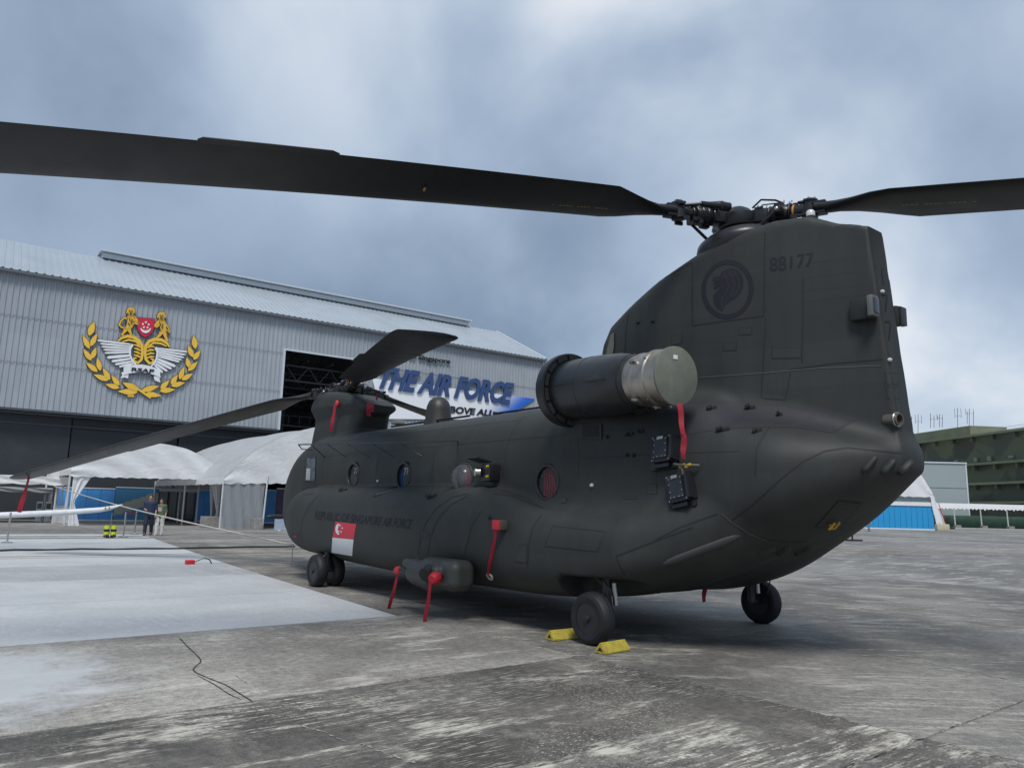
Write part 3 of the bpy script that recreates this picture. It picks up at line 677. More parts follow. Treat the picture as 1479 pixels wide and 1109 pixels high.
for a, b in (Z5((740, 768), (660, 805)), Z5((805, 766), (742, 803)), Z5((905, 766), (820, 803))): strake(a, b, .05, .05)
strake(*Z5((225, 852), (598, 714)), .045, .025, 'ramp_strake', mat('ramp strake paint', (.05, .053, .052), .55))
# ramp tongue seen below the tail
def rampt():
    a, b = Z5((835, 832))[0], Z5((1030, 720))[0]; p = Vector(onY(*a, .9)); q = Vector(onY(*b, .9))
    MB().beam(p, q, .05, .10, up=(0, 1, 0)).build('ramp_hinge', blackm, heli)
rampt()
# yellow hook
yel = mat('yellow fitting', (.55, .36, .03), .5)
p, n_ = hit(*Z5((980, 668))[0]); t1 = n_.cross(Vector((0, 0, 1))).normalized(); t2 = t1.cross(n_)
MB().tube([p + n_ * .04 + t1 * .03 + t2 * .08, p + n_ * .05 + t1 * .03 - t2 * .02, p + n_ * .05, p + n_ * .05 - t1 * .04, p + n_ * .04 - t1 * .03 + t2 * .09], .012, 6).tube([p, p + n_ * .05], .012, 6).build('tow_hook', yel, heli, True)

# ---- markings
DIG = {'8': [[(.5, .5), (.12, .62), (.12, .9), (.35, 1), (.65, 1), (.88, .9), (.88, .62), (.5, .5)], [(.5, .5), (.08, .36), (.08, .1), (.33, 0), (.67, 0), (.92, .1), (.92, .36), (.5, .5)]], '1': [[(.5, 0), (.5, 1)]], '7': [[(.05, 1), (.95, 1), (.75, .55), (.35, 0)]]}
def digits(name, txt, q, w_, fills):
    """stencilled numerals drawn as painted strokes; q: TL TR BR BL in photo pixels"""
    n_ = len(txt)
    for k, ch in enumerate(txt):
        a, b = (k + (1 - fills) / 2) / n_, (k + (1 + fills) / 2) / n_
        for st in DIG[ch]:
            pts = []
            for u, v in st:
                u = a + (b - a) * u; tx, ty = q[0][0] + (q[1][0] - q[0][0]) * u, q[0][1] + (q[1][1] - q[0][1]) * u; bx, by = q[3][0] + (q[2][0] - q[3][0]) * u, q[3][1] + (q[2][1] - q[3][1]) * u
                pts.append((bx + (tx - bx) * v, by + (ty - by) * v))
            skin_line(name, pts, w_, mark_m, heli, .0025)
digits('serial_number', '88177', Z1((700, 242), (836, 225), (832, 264), (702, 277)), .030, .74)
text_drape('title_lettering', 'REPUBLIC OF SINGAPORE AIR FORCE', [(456, 737.5), (597, 750), (592.5, 764), (454.5, 749.5)], mark_m, heli, .003, .016, 3)
for ch, q in (('1', Z1((1034, 272), (1054, 272), (1058, 320), (1038, 320))), ('7', Z1((1042, 352), (1062, 352), (1066, 402), (1048, 402))), ('7', Z1((1052, 434), (1072, 434), (1078, 490), (1058, 490)))):
    digits('tail_number', ch, q, .026, .9)
ring_c = Z7((545, 878))[0]
def ellipse(cx, cy, rx, ry, n=48, rot=0.0):
    return [(cx + rx * math.cos(2 * math.pi * i / n) * math.cos(rot) - ry * math.sin(2 * math.pi * i / n) * math.sin(rot), cy + rx * math.cos(2 * math.pi * i / n) * math.sin(rot) + ry * math.sin(2 * math.pi * i / n) * math.cos(rot)) for i in range(n)]
skin_line('roundel_ring', ellipse(*ring_c, 34.5, 39.5, 40, .12), .055, mark_m, heli, .004, closed=True)
def Z9(*p): return [(867 + a / 3.413, 231 + b / 3.413) for a, b in p]
lion = [Z9((553, 596), (556, 580), (590, 572), (594, 556), (615, 545), (640, 534), (672, 538), (695, 560), (706, 595), (703, 632), (688, 660), (665, 682), (636, 700), (612, 718), (601, 748), (576, 732), (559, 704), (557, 674), (570, 652), (596, 628), (580, 630), (572, 638), (558, 636), (560, 622), (578, 614), (556, 612), (566, 604))]
drape_poly('lion_head', lion, mark_m, heli, .0025, 4)
for q in (Z9((610, 562), (626, 590), (634, 625), (622, 655), (604, 680), (598, 705), (600, 735)), Z9((632, 552), (655, 580), (663, 615), (650, 655), (628, 685), (613, 708)), Z9((655, 548), (680, 580), (686, 620), (672, 655), (652, 678)), Z9((575, 592), (588, 592))):
    skin_line('mane_line', q, .008, paint, heli, .0042)
drape_poly('pylon_intake_cover', [[(875, 520), (879, 500), (883, 484), (888, 480), (888, 500), (885, 520)]], mat('canvas intake cover', (.13, .135, .11), .8), heli, .015, 5)
flag_w = mat('flag white', (.62, .63, .64), .6, var=.05); flag_r = mat('flag red', (.50, .035, .06), .6, var=.05)
drape_poly('flag', [[(480.5, 776), (511, 779), (508.8, 802.5), (479, 797.5)]], flag_w, heli, .005)
drape_poly('flag', [[(485, 753), (515, 756.5), (511, 779), (480.5, 776)]], flag_r, heli, .005)
def crescent(cx, cy, r): 
    o = [(cx + r * math.cos(a) * .62, cy + r * math.sin(a)) for a in [math.pi * (.55 + .9 * i / 10) for i in range(11)]]
    return o + [(cx + r * .28 + r * .8 * math.cos(a) * .62, cy + r * .85 * math.sin(a)) for a in [math.pi * (1.42 - .84 * i / 10) for i in range(11)]]
drape_poly('flag_crescent', [crescent(490.2, 764, 8.2)], flag_w, heli, .009, 3)
def star(cx, cy, r, sq=.8): return [(cx + (r if i % 2 == 0 else r * .42) * math.sin(math.pi * i / 5) * sq, cy - (r if i % 2 == 0 else r * .42) * math.cos(math.pi * i / 5)) for i in range(10)]
for i, c in enumerate(((491.8, 758.6), (488.6, 761.4), (495, 762.4), (489.8, 767), (493.2, 767.6))): drape_poly('flag_star', [star(*c, 1.9)], flag_w, heli, .009, 3)
drape_poly('red_lamp', [Z4((100, 540), (122, 545), (120, 560), (98, 555))], redr, heli, .01)

# ---- windows
glass = bpy.data.materials.new('window glass'); glass.use_nodes = True; g = NT(glass.node_tree); g.n.clear()
gb = g.node('ShaderNodeBsdfPrincipled'); gb.inputs['Base Color'].default_value = (.02, .025, .03, 1); gb.inputs['Roughness'].default_value = .04; gb.inputs['Transmission Weight'].default_value = 0; gb.inputs['Alpha'].default_value = .22; gb.inputs['Specular IOR Level'].default_value = .9
g.l.new(gb.outputs[0], g.node('ShaderNodeOutputMaterial').inputs[0])
bub_m = glass.copy(); bub_m.name = 'bubble acrylic'; bn = bub_m.node_tree.nodes['Principled BSDF']; bn.inputs['Base Color'].default_value = (.25, .27, .30, 1); bn.inputs['Alpha'].default_value = .24; bn.inputs['Roughness'].default_value = .12  # pale base colour painted in for hazy sky reflections on the dome
trim = mat('window rubber trim', (.028, .03, .03), .5)
cov_dark = mat('window inner shade', (.05, .055, .06), .5); cov_blue = mat('blue lining', (.03, .09, .32), .6, var=.3); cov_teal = mat('teal lining', (.02, .25, .33), .6)
cov_grey = mat('grey lining', (.16, .15, .17), .7, var=.5, scale=14); cov_red = mat('red quilted lining', (.42, .01, .03), .55, var=.35, scale=25); whitep = mat('white print', (.75, .76, .78), .6)
def porthole(i, wx, wz):
    y = -1.245; r0 = .218; ring = MB().torus((wx, y, wz), (0, 1, 0), r0, .02, 40, 8)
    wd = ring.build('porthole', trim, heli, True)
    MB().lathe([(0, r0), (.006, r0)], (wx, y + .012, wz), (0, 1, 0), 36).build('pane', glass, wd, True)
    def half(u0, u1, m_, dy=.05):
        n = 14; us = [u0 + (u1 - u0) * k / n for k in range(n + 1)]
        top = [(u, math.sqrt(max(.0001, 1 - u * u))) for u in us]; poly = top + [(u, -v) for u, v in reversed(top)]
        MB().add([(wx + u * .215, y + dy, wz + v * .215) for u, v in poly], [tuple(range(len(poly)))]).build('lining', m_, wd)
    if i == 0: half(-1, .2, cov_grey); half(.2, 1, cov_dark)
    if i == 1: half(-1, -.35, cov_blue); half(-.35, 1, cov_grey)
    if i == 2: half(-1, -.1, cov_grey, .06); half(-.1, 1, cov_red)
    if i == 3: half(-1, .55, cov_dark, .06); half(.55, 1, cov_teal)
    if i in (0, 1):
        bm = text_bm('77', .03)
        for v in bm.verts: v.co = Vector((wx - .06 + v.co.x * .16, y + .042, wz + .02 + v.co.y * .12))
        me = bpy.data.meshes.new('number_card'); bm.to_mesh(me); bm.free(); me.materials.append(whitep); link(bpy.data.objects.new('number_card', me), wd)
    if i in (2, 3):      # padded red ribs of the lining
        for k in range(5):
            u = (-.5 + k * .24) if i == 3 else (.05 + k * .18); hh = math.sqrt(max(.02, 1 - u * u)) * .19
            MB().tube([(wx + u * .2, y + .045, wz - hh), (wx + u * .2 + .02, y + .035, wz), (wx + u * .2 - .01, y + .045, wz + hh)], .013 if i == 3 else .016, 6).build('lining_rib', cov_red, wd, True)
        if i == 3:
            MB().torus((wx + .0, y + .035, wz), (0, 1, 0), .09, .008, 24, 6).build('lining_rib', cov_red, wd, True)
    if i == 2:           # bulged bubble pane
        MB().lathe([(0, .21), (.05, .20), (.10, .17), (.15, .12), (.175, .06), (.182, .004)], (wx, y - .005, wz), (0, -1, 0), 32, False).build('bubble_pane', bub_m, wd, True, 80)
for i, (wx, wz) in enumerate(WIN): porthole(i, wx, wz)
# cabin door window
dq = Z2((162, 742), (208, 740), (205, 868), (150, 866)); frame = skin_line('door_window_frame', dq, .03, trim, heli, .012, closed=True)
drape_poly('door_window', [dq], mat('reflecting glass', (.10, .12, .14), .08, spec=1.0, var=.5, scale=9), heli, .006)
drape_poly('door_label', [Z2((160, 800), (180, 800), (178, 862), (156, 862))], mat('grey card', (.35, .36, .36), .6), heli, .009)
# emergency lettering plates along the side
for a in Z2((1080, 880), (1160, 712)): pass

# ---- wire antenna along the upper side
ant = MB(); A0 = Vector(onY(431, 642, -1.60)); A1 = Vector(onY(661, 637, -1.42)); ant.tube([A0, A0.lerp(A1, .5) + Vector((0, 0, .0)), A1], .014, 6)
ae = ant.build('rail_antenna', blackm, heli, True)
for (sx, sy), (rx, ry) in zip(Z2((255, 740), (370, 740), (490, 740), (625, 740), (775, 735)), Z2((180, 672), (270, 672), (375, 667), (500, 662), (645, 657))):
    t_ = (rx - 431) / 230; q = Vector(onY(rx, ry, -1.60 + .18 * t_)); p, n_ = hit(sx, sy); MB().tube([p, q], .009, 6).build('antenna_strut', blackm, ae, True)
q, n_ = hit(661, 645); MB().tube([A1, hit(661, 640)[0]], .009, 6).build('antenna_strut', blackm, ae, True)
MB().tube([A0, A0 + Vector((.15, .02, -.10)), A0 + Vector((.45, .1, -.12))], .012, 6).build('antenna_strut', blackm, ae, True)
# roof rail strip and dome
rail = MB(); a = Vector(onY(716, 618, -.80)); b = Vector(onY(828, 613, -.80)); rail.beam(a, b, .05, .035); rail.build('roof_rail', mat('dull metal rail', (.22, .22, .21), .4, metal=.6), heli)
p = Vector(onY(633, 606, -.12)); p.z -= .1
MB().lathe([(0, .27), (.12, .245), (.28, .232), (.34, .225), (.44, .185), (.51, .11), (.535, .01)], p, (0, 0, 1), 32).build('dome_antenna', mat('dome paint', (.03, .032, .03), .5), heli, True, 60)
p = Vector(onY(575, 610, -.2)); MB().box(p, (.28, .18, .08), bev=.02).build('roof_light', mat('pale cover', (.25, .25, .24), .5), heli, True)
MB().tube([(4.9, -.28, 3.03), (7.6, -.28, 3.03)], .02, 6).build('roof_pipe', seam_m, heli, True)
MB().tube([(8.3, -.28, 3.01), (10.8, -.28, 3.01)], .018, 6).build('roof_pipe', seam_m, heli, True)

# ---- missile sensor box with sun plate
p, n_ = hit(716, 681)
sb = MB().box(p + Vector((0, -.09, -.02)), (.22, .20, .25), bev=.03).build('sensor_box', blackm, heli, True)
MB().box(p + Vector((-.14, -.20, .16)), (.30, .26, .02), M=Matrix.Rotation(R(-12), 3, 'X')).build('sensor_hood', paint, sb)
MB().lathe([(0, .07), (.07, .07), (.09, .05)], p + Vector((-.10, -.2, -.02)), (-.5, -.8, 0), 16).build('sensor_eye', steel, sb, True)
for dz in (-.08, .06): MB().lathe([(0, .018), (.03, .018)], p + Vector((.10, -.21, dz)), (0, -1, 0), 8).build('bolt', yel, sb, True)

# ---- flare dispensers
def dispenser(c, rot):
    p, n_ = hit(*c); xa = Vector((0, 0, 1)).cross(n_).normalized(); za = n_.cross(xa).normalized()
    r_ = Matrix.Rotation(R(rot), 3, n_); xa = r_ @ xa; za = r_ @ za; M = Matrix((xa, n_, za)).transposed()
    def L(u, v, w_): return p + xa * u + n_ * v + za * w_
    o = MB().box(L(0, .05, 0), (.24, .16, .30), M=M, bev=.015).build('flare_dispenser', blackm, heli, True)
    MB().box(L(-.03, .02, -.02), (.34, .04, .38), M=M, bev=.01).build('mount_plate', blackm, o, True)
    MB().box(L(0, .14, 0), (.17, .02, .22), M=M).build('cover_plate', mat('satin black plate', (.02, .022, .03), .3), o)
    MB().box(L(0, .155, .115), (.08, .02, .035), M=M, bev=.004).build('latch', steel, o)
    k = MB()
    for u in (-.075, -.03, .03, .075):
        for w_ in (-.10, -.04, .04, .10):
            if abs(u) > .05 or abs(w_) > .05: k.lathe([(0, .008), (.012, .007)], L(u, .15, w_), n_, 6)
    for u in (-.11, .11):
        for w_ in (-.13, .13): k.lathe([(0, .010), (.014, .008)], L(u, .13, w_), n_, 6)
    tag(k.build('studs', steel, o), kind='stuff')
    MB().box(L(.14, .08, 0), (.03, .16, .26), M=M).build('side_rail', blackm, o); MB().box(L(-.02, .05, -.18), (.20, .10, .05), M=M, bev=.01).build('connector', blackm, o)
    return o
dispenser((965, 652), 6); dispenser((988, 706), 12)
p, n_ = hit(990, 673); MB().tube([p + n_ * .02 + Vector((-.1, -.05, .02)), p + n_ * .09, p + n_ * .06 + Vector((.12, 0, .0)), p + n_ * .02 + Vector((.2, 0, .0))], .014, 6).tube([p + n_ * .08, p + n_ * .07 + Vector((.02, 0, -.1))], .014, 6).build('dispenser_cable', mat('braided cable', (.13, .12, .09), .6), heli, True)
for k in range(4): 
    MB().lathe([(0, .016), (.03, .016)], p + n_ * .07 + Vector((-.03 + .04 * k, 0, -.02 + .02 * (k % 2))), (1, 0, .2), 8).build('cable_ferrule', yel, heli, True)
# ---- tail lamp box and vent pipe
p, n_ = hit(1242, 449)
lb = MB().box(p + Vector((.06, -.04, 0)), (.26, .12, .24), bev=.04).build('formation_light', paint, heli, True)
MB().box(p + Vector((.18, -.09, 0)), (.06, .14, .22), bev=.015).build('light_frame', mat('worn alloy frame', (.16, .165, .16), .5, metal=.4), lb, True); MB().box(p + Vector((.213, -.09, 0)), (.02, .10, .16), bev=.008).build('light_lens', mat('grey lens', (.03, .034, .04), .25, spec=.8), lb, True)
q = Vector((p.x, -p.y, p.z)); lb2 = MB().box(q + Vector((.06, .04, 0)), (.26, .12, .22), bev=.03).build('formation_light', paint, heli, True)
MB().box(q + Vector((.18, .09, 0)), (.06, .14, .20), bev=.01).build('light_frame', blackm, lb2, True)
p, n_ = hit(1293, 606)
vp = MB().lathe([(-.1, .062), (.05, .062), (.05, .052), (-.08, .052)], p, (1, -.15, -.05), 24, False).build('vent_pipe', mat('brushed pipe', (.20, .18, .15), .45, metal=.7), heli, True)
MB().lathe([(.0, .053), (.01, .053)], p, (1, -.15, -.05), 20).build('pipe_bore', seam_m, vp); MB().torus(p + Vector((.02, 0, 0)), (1, -.15, 0), .068, .010, 24, 6).build('clamp', steel, vp, True)
for c in Z1((1043, 342), (1066, 550)): knob(*c, .02, lampw, 'lamp')

# ---- engines
eng_m = mat('engine cowl paint', (.020, .022, .025), .38, var=.2, scale=5, dirt=((.05, .05, .05), .4), dscale=6)
can_m = mat('heat stained steel', (.40, .37, .32), .42, metal=1.0, var=.25, scale=7, dirt=((.30, .17, .07), .7), dscale=3.0)
cover_m = mat('grey green canvas cover', (.155, .165, .135), .8, var=.15, scale=8)
screen_m = mat('intake screen mesh', (.10, .095, .09), .45, metal=.4, var=.5, scale=50)
EA = Vector(onY(822, 564, -1.30)); EB = Vector(onY(976, 543, -1.46))
def engine(mir):
    def F(v): return Vector((v[0], -v[1], v[2])) if mir else Vector(v)
    a, b = F(EA), F(EB); ax = (b - a).normalized(); L = (b - a).length
    e_ = MB().lathe([(.02, .30), (.04, .375), (.25, .375), (.7, .372), (1.05, .35), (1.28, .31), (1.34, .27)], a, ax, 40).build('engine', eng_m, heli, True, 30)
    sc_ = MB().lathe([(-.16, .40), (-.10, .455), (-.02, .470), (.05, .470), (.075, .455), (.06, .37)], a, ax, 48).build('intake_screen', blackm, e_, True, 30)
    for k in range(14):
        t0, t1 = 2 * math.pi * (k + .08) / 14, 2 * math.pi * (k + .92) / 14; ref = ax.cross(Vector((0, 0, 1))).normalized(); up = ref.cross(ax)
        pts = []
        for tt in (t0, (t0 + t1) / 2, t1):
            dd = ref * math.cos(tt) + up * math.sin(tt); pts.append((a + ax * .077 + dd * .385, a + ax * .083 + dd * .448))
        MB().add([pts[0][0], pts[1][0], pts[2][0], pts[2][1], pts[1][1], pts[0][1]], [(0, 1, 4, 5), (1, 2, 3, 4)]).build('screen_segment', screen_m, sc_)
    ex = MB().lathe([(1.22, .25), (1.28, .285), (1.40, .292), (1.42, .305), (1.45, .305), (1.47, .296), (1.60, .300), (1.62, .318), (1.66, .318), (1.68, .306), (L - .01, .312)], a, ax, 44).build('exhaust', can_m, e_, True, 25)
    MB().lathe([(L - .01, .322), (L + .012, .322), (L + .018, .31), (L + .02, .01)], a, ax, 44).build('exhaust_cover', cover_m, ex, True, 30)
    if not mir:
        up2 = ref0 = ax.cross(Vector((0, 0, 1))).normalized(); up2 = ref0.cross(ax); MB().box(a + ax * (L + .022) + up2 * .20 + ref0 * .03, (.06, .006, .045), M=Matrix((ref0, ax, up2)).transposed()).build('label_tag', whitep, ex)
    MB().lathe([(1.17, .318), (1.26, .318), (1.27, .26)], a, ax, 40).build('exhaust_shroud', seam_m, e_, True, 30)
    for t_ in (.6, 1.9, 3.1, 4.3, 5.4):
        ref = ax.cross(Vector((0, 0, 1))).normalized(); up = ref.cross(ax); dd = ref * math.cos(t_) + up * math.sin(t_)
        MB().beam(a + ax * 1.40 + dd * .31, a + ax * 1.50 + dd * .325, .03, .03).lathe([(0, .014), (.04, .014)], a + ax * 1.43 + dd * .30, dd, 8).build('clamp_latch', steel, ex)
        MB().lathe([(0, .012), (.035, .012)], a + ax * 1.66 + dd * .31, dd, 8).build('clamp_latch', steel, ex)
    MB().beam(a + ax * .2 + up * .0 + ref * .378, a + ax * 1.1 + ref * .36, .004, .012).build('panel_seam', seam_m, e_)
    MB().torus(a + ax * .55, ax, .373, .004, 40, 4).build('panel_seam', seam_m, e_)
    # mounting struts
    s_ = -1 if not mir else 1
    for t_ in (.35, 1.05):
        c = a + ax * t_; MB().tube([c + Vector((0, 0, -.2)), Vector((c.x, c.y * .55, c.z - .35))], .09, 10).build('engine_mount', paint, e_, True)
    return e_
en = engine(False); engine(True)
axE = (EB - EA).normalized()
# ---- landing gear
tyre_prof = [(-.095, .17), (-.10, .19), (-.102, .23), (-.088, .262), (-.06, .280), (-.03, .287), (-.026, .281), (-.020, .288), (0, .289), (.020, .288), (.026, .281), (.03, .287), (.06, .280), (.088, .262), (.102, .23), (.10, .19), (.095, .17)]
hub_m = mat('wheel hub black', (.016, .017, .02), .45)
def wheel(c, parent, out=-1, scale=1.0):
    c = Vector(c); t_ = MB().lathe([(a * scale, b * scale) for a, b in tyre_prof], c, (0, 1, 0), 56, False)
    for i, v in enumerate(t_.v):           # load flat
        if v[2] < .012: t_.v[i] = (v[0], v[1], .004 + (v[2] - .012) * .1 if v[2] > -.05 else .004)
    w_ = MB().lathe([(-.09 * scale, .172 * scale), (-.05, .165 * scale), (-.04, .10), (-.075, .07), (-.085, .03), (.085, .03), (.075, .07), (.04, .10), (.05, .165 * scale), (.09 * scale, .172 * scale)], c, (0, 1, 0), 32, True).build('wheel', hub_m, parent, True, 30)
    t_.build('tyre', rubber, w_, True, 25)
    for k in range(8):
        a = 2 * math.pi * k / 8; MB().lathe([(0, .012), (.02, .010)], (c.x + math.cos(a) * .115, c.y + out * .045, c.z + math.sin(a) * .115), (0, out, 0), 6).build('wheel_bolt', steel, w_)
    MB().lathe([(0, .045), (.03, .04), (.035, .015)], (c.x, c.y + out * .085, c.z), (0, out, 0), 16).build('hub_cap', hub_m, w_, True)
    return w_
strut_m = mat('gear leg paint', (.05, .052, .05), .45)
for s in (-1, 1):
    leg = MB().tube([(12.0, s * 1.40, .75), (12.0, s * 1.40, .30)], .05, 12).tube([(12.0, s * 1.38, .30), (12.0, s * 1.62, .29)], .035, 10).tube([(12.0, s * 1.40, .62), (11.6, s * 1.35, .80)], .03, 8).build('rear_gear_leg', strut_m, heli, True)
    MB().tube([(12.1, s * 1.38, .66), (12.12, s * 1.38, .42)], .028, 10).build('brake_cylinder', steel, leg, True)
    MB().tube([(12.05, s * 1.5, .70), (12.2, s * 1.55, .60), (12.18, s * 1.5, .40)], .010, 6).build('brake_hose', blackm, leg, True)
    wheel((12.0, s * 1.62, .282), leg, s)
    leg = MB().tube([(5.14, s * 1.60, .70), (5.14, s * 1.60, .29)], .055, 12).tube([(5.14, s * 1.42, .29), (5.14, s * 1.80, .29)], .035, 10).build('forward_gear_leg', strut_m, heli, True)
    wheel((5.14, s * 1.45, .282), leg, -s); wheel((5.14, s * 1.78, .282), leg, s)
# ---- sensor fairing low on the pod (blended shape) with turret necks
def fair(G):
    x, y, z = G
    d = rbox((x, y, z), (8.92, -1.98, .66), (.42, .20, .20), .13)
    d = smin(d, capsule((x, y, z), (8.35, -2.08, .64), (8.78, -2.05, .62), .17, .21), .08)
    d = smin(d, capsule((x, y, z), (8.05, -2.08, .74), (8.3, -2.06, .72), .07, .10), .06)
    d = smin(d, capsule((x, y, z), (8.86, -2.14, .72), (9.0, -2.20, .70), .11, .10), .05)
    return d
FQ = Vector(onY(625, 826, -2.0)); FS = Vector((8.6, -2.0, .66)); FO = FQ - FS
Pf, Qf, Nf = surface(fair, (7.8, -2.5, .3), (9.5, -1.6, 1.0), .02)
e1 = Pf[Qf[:, 1]] - Pf[Qf[:, 0]]; e2 = Pf[Qf[:, 2]] - Pf[Qf[:, 0]]
if ((np.cross(e1, e2) * Nf[Qf].mean(1)).sum(1) < 0).mean() > .5: Qf = Qf[:, ::-1]
Pf = Pf + np.array(FO)
mesh_from('sensor_fairing', Pf, Qf, Nf, mat('fairing paint', (.045, .048, .045), .5, var=.1), heli)
def FPt(x, y, z): return Vector((x, y, z)) + FO
MB().lathe([(0, .03), (.03, .03)], FPt(9.12, -2.17, .66), (0, -1, 0), 12).build('fairing_port', seam_m, heli)
MB().lathe([(0, .11), (.1, .10), (.14, .085)], FPt(8.92, -2.24, .70), (.35, -.9, -.25), 16).build('turret', blackm, heli, True, 30)
# small lamp bracket on the pod (px 722,758)
p, n_ = hit(728, 760); lbk = MB().box(p + n_ * .06, (.16, .12, .12), bev=.02).build('lamp_bracket', mat('bracket olive', (.07, .07, .055), .6), heli, True)
# fuel dump opening on pod and roof intake slot
p, n_ = hit(709, 831); MB().torus(p + n_ * .02, n_, .045, .014, 20, 8).build('fuel_vent', mat('pale ring', (.42, .36, .33), .6), heli, True)
skin_line('pod_slot', Z2((520, 945), (590, 920)), .10, seam_m, heli, .004)
skin_line('pod_slot', Z2((530, 940), (620, 918)), .03, RIM, heli, .006)

# ---- rotors
blade_m = mat('rotor blade black', (.0095, .0095, .0105), .5, var=.2, scale=3, dirt=((.022, .021, .02), .35), dscale=2.2)
blade_g = mat('rotor blade weathered', (.020, .021, .021), .45, var=.2, scale=3, dirt=((.07, .068, .062), .5), dscale=2.2)
dark_m = mat('rotor head black', (.011, .012, .014), .38, var=.3, scale=25)
orange = mat('orange band', (.55, .22, .02), .5)
def blade_pt(hub, az, s_, l_, q_, r_):
    a = R(az); p = Vector((hub[0] + r_ * math.cos(a), hub[1] + r_ * math.sin(a), hub[2])); p.z += s_ * (p.x - hub[0]) - l_ * max(r_ - .6, 0) - q_ * (r_ / 9.14) ** 2; return p
def make_blade(hub, az, s_, l_, q_, cw, material, marks=True, pitch0=4.0, r_tip=9.14):
    a = R(az); lead = Vector((math.sin(a), -math.cos(a), 0)) if cw else Vector((-math.sin(a), math.cos(a), 0))
    rs = [.95, 1.1, 1.2, 1.4, 1.6, 1.8, 1.95, 2.4, 3, 3.7, 4.4, 5, 5.6, 6.2, 6.8, 7.4, 8, 8.5, 8.85, 9.02, 9.10, r_tip]; nS = 16; vs = []; edge = {}
    for i, r_ in enumerate(rs):
        p = blade_pt(hub, az, s_, l_, q_, r_); t_ = min(1, max(0, (r_ - 1.1) / .7)); t_ = t_ * t_ * (3 - 2 * t_) if r_ < 1.7 else 1
        tt = min(1, max(0, (r_ - 1.15) / .55))
        le = .10 + (.35 - .10) * tt; te = -.10 - (.46 - .10) * (0 if r_ < 1.2 else min(1, (r_ - 1.2) / .75)); th = .065 + (.050 - .065) * tt
        if r_ > 8.95: k = (r_ - 8.95) / .19; le -= .16 * k ** 1.5; te += .03 * k; th *= 1 - .5 * k
        pit = R(pitch0 + 4 - 9 * r_ / 9.14) * tt
        up = Vector((0, 0, 1)); ld = (lead * math.cos(pit) + up * math.sin(pit)); ud = (up * math.cos(pit) - lead * math.sin(pit))
        mid_, hw = (le + te) / 2, (le - te) / 2
        for k in range(nS):
            q = 2 * math.pi * k / nS; u = math.cos(q); thick = (1 - tt) + tt * (.18 + .82 * ((u + 1) / 2) ** .7); v = math.sin(q) * th * thick
            vs.append(p + ld * (mid_ + hw * u) + ud * v)
        edge[i] = (p + ld * te, ld, ud, p, r_)
    mb = MB(); fs = [(i * nS + k, i * nS + (k + 1) % nS, (i + 1) * nS + (k + 1) % nS, (i + 1) * nS + k) for i in range(len(rs) - 1) for k in range(nS)] + [tuple(range(nS)), tuple((len(rs) - 1) * nS + k for k in range(nS))]
    b = mb.add(vs, fs).build('rotor_blade', material, heli, True, 35)
    # trim tab on the trailing edge
    i0, i1 = 11, 13; p0, ld0, ud0, _, _ = edge[i0]; p1, ld1, ud1, _, _ = edge[i1]; pm, ldm, udm, _, _ = edge[12]
    mb = MB(); vs = []
    for (p, ld, ud), k in (((p0, ld0, ud0), .3), ((p0.lerp(pm, .12), ld0, ud0), 1), ((pm, ldm, udm), 1), ((p1, ld1, ud1), 1), ((p1.lerp(p1 * 2 - pm, .08), ld1, ud1), .3)):
        for du, dv in ((.03, .006), (-.06 * k, .004), (-.06 * k, -.004), (.03, -.006)): vs.append(p + ld * du + ud * dv)
    fs = [(i * 4 + k, i * 4 + (k + 1) % 4, (i + 1) * 4 + (k + 1) % 4, (i + 1) * 4 + k) for i in range(4) for k in range(4)] + [(0, 1, 2, 3), (16, 17, 18, 19)]
    mb.add(vs, fs).build('trim_tab', material, b)
    if marks:
        ylw = mat('yellow stencil', (.40, .27, .05), .6); mb = MB()
        for rr, wdt, off_ in ((4.05, .012, .05), ):
            p = blade_pt(hub, az, s_, l_, q_, rr); d = (blade_pt(hub, az, s_, l_, q_, rr + .1) - p).normalized(); c = p - lead * off_ + Vector((0, 0, -.056)); mb.add([c - d * wdt + lead * .05, c + d * wdt + lead * .05, c + d * wdt * 2 - lead * .05, c - lead * .05], [(0, 1, 2, 3)])
        for j in range(16):
            rr = 1.85 + j * .045; p = blade_pt(hub, az, s_, l_, q_, rr); d = (blade_pt(hub, az, s_, l_, q_, rr + .1) - p).normalized(); c = p + lead * .02 + Vector((0, 0, -.054 - .001 * j))
            if j % 5 != 4: mb.add([c, c + d * .032, c + d * .032 - lead * .014, c - lead * .014], [(0, 1, 2, 3)])
        tag(mb.build('stencil_marks', ylw, b), kind='stuff')
    return b
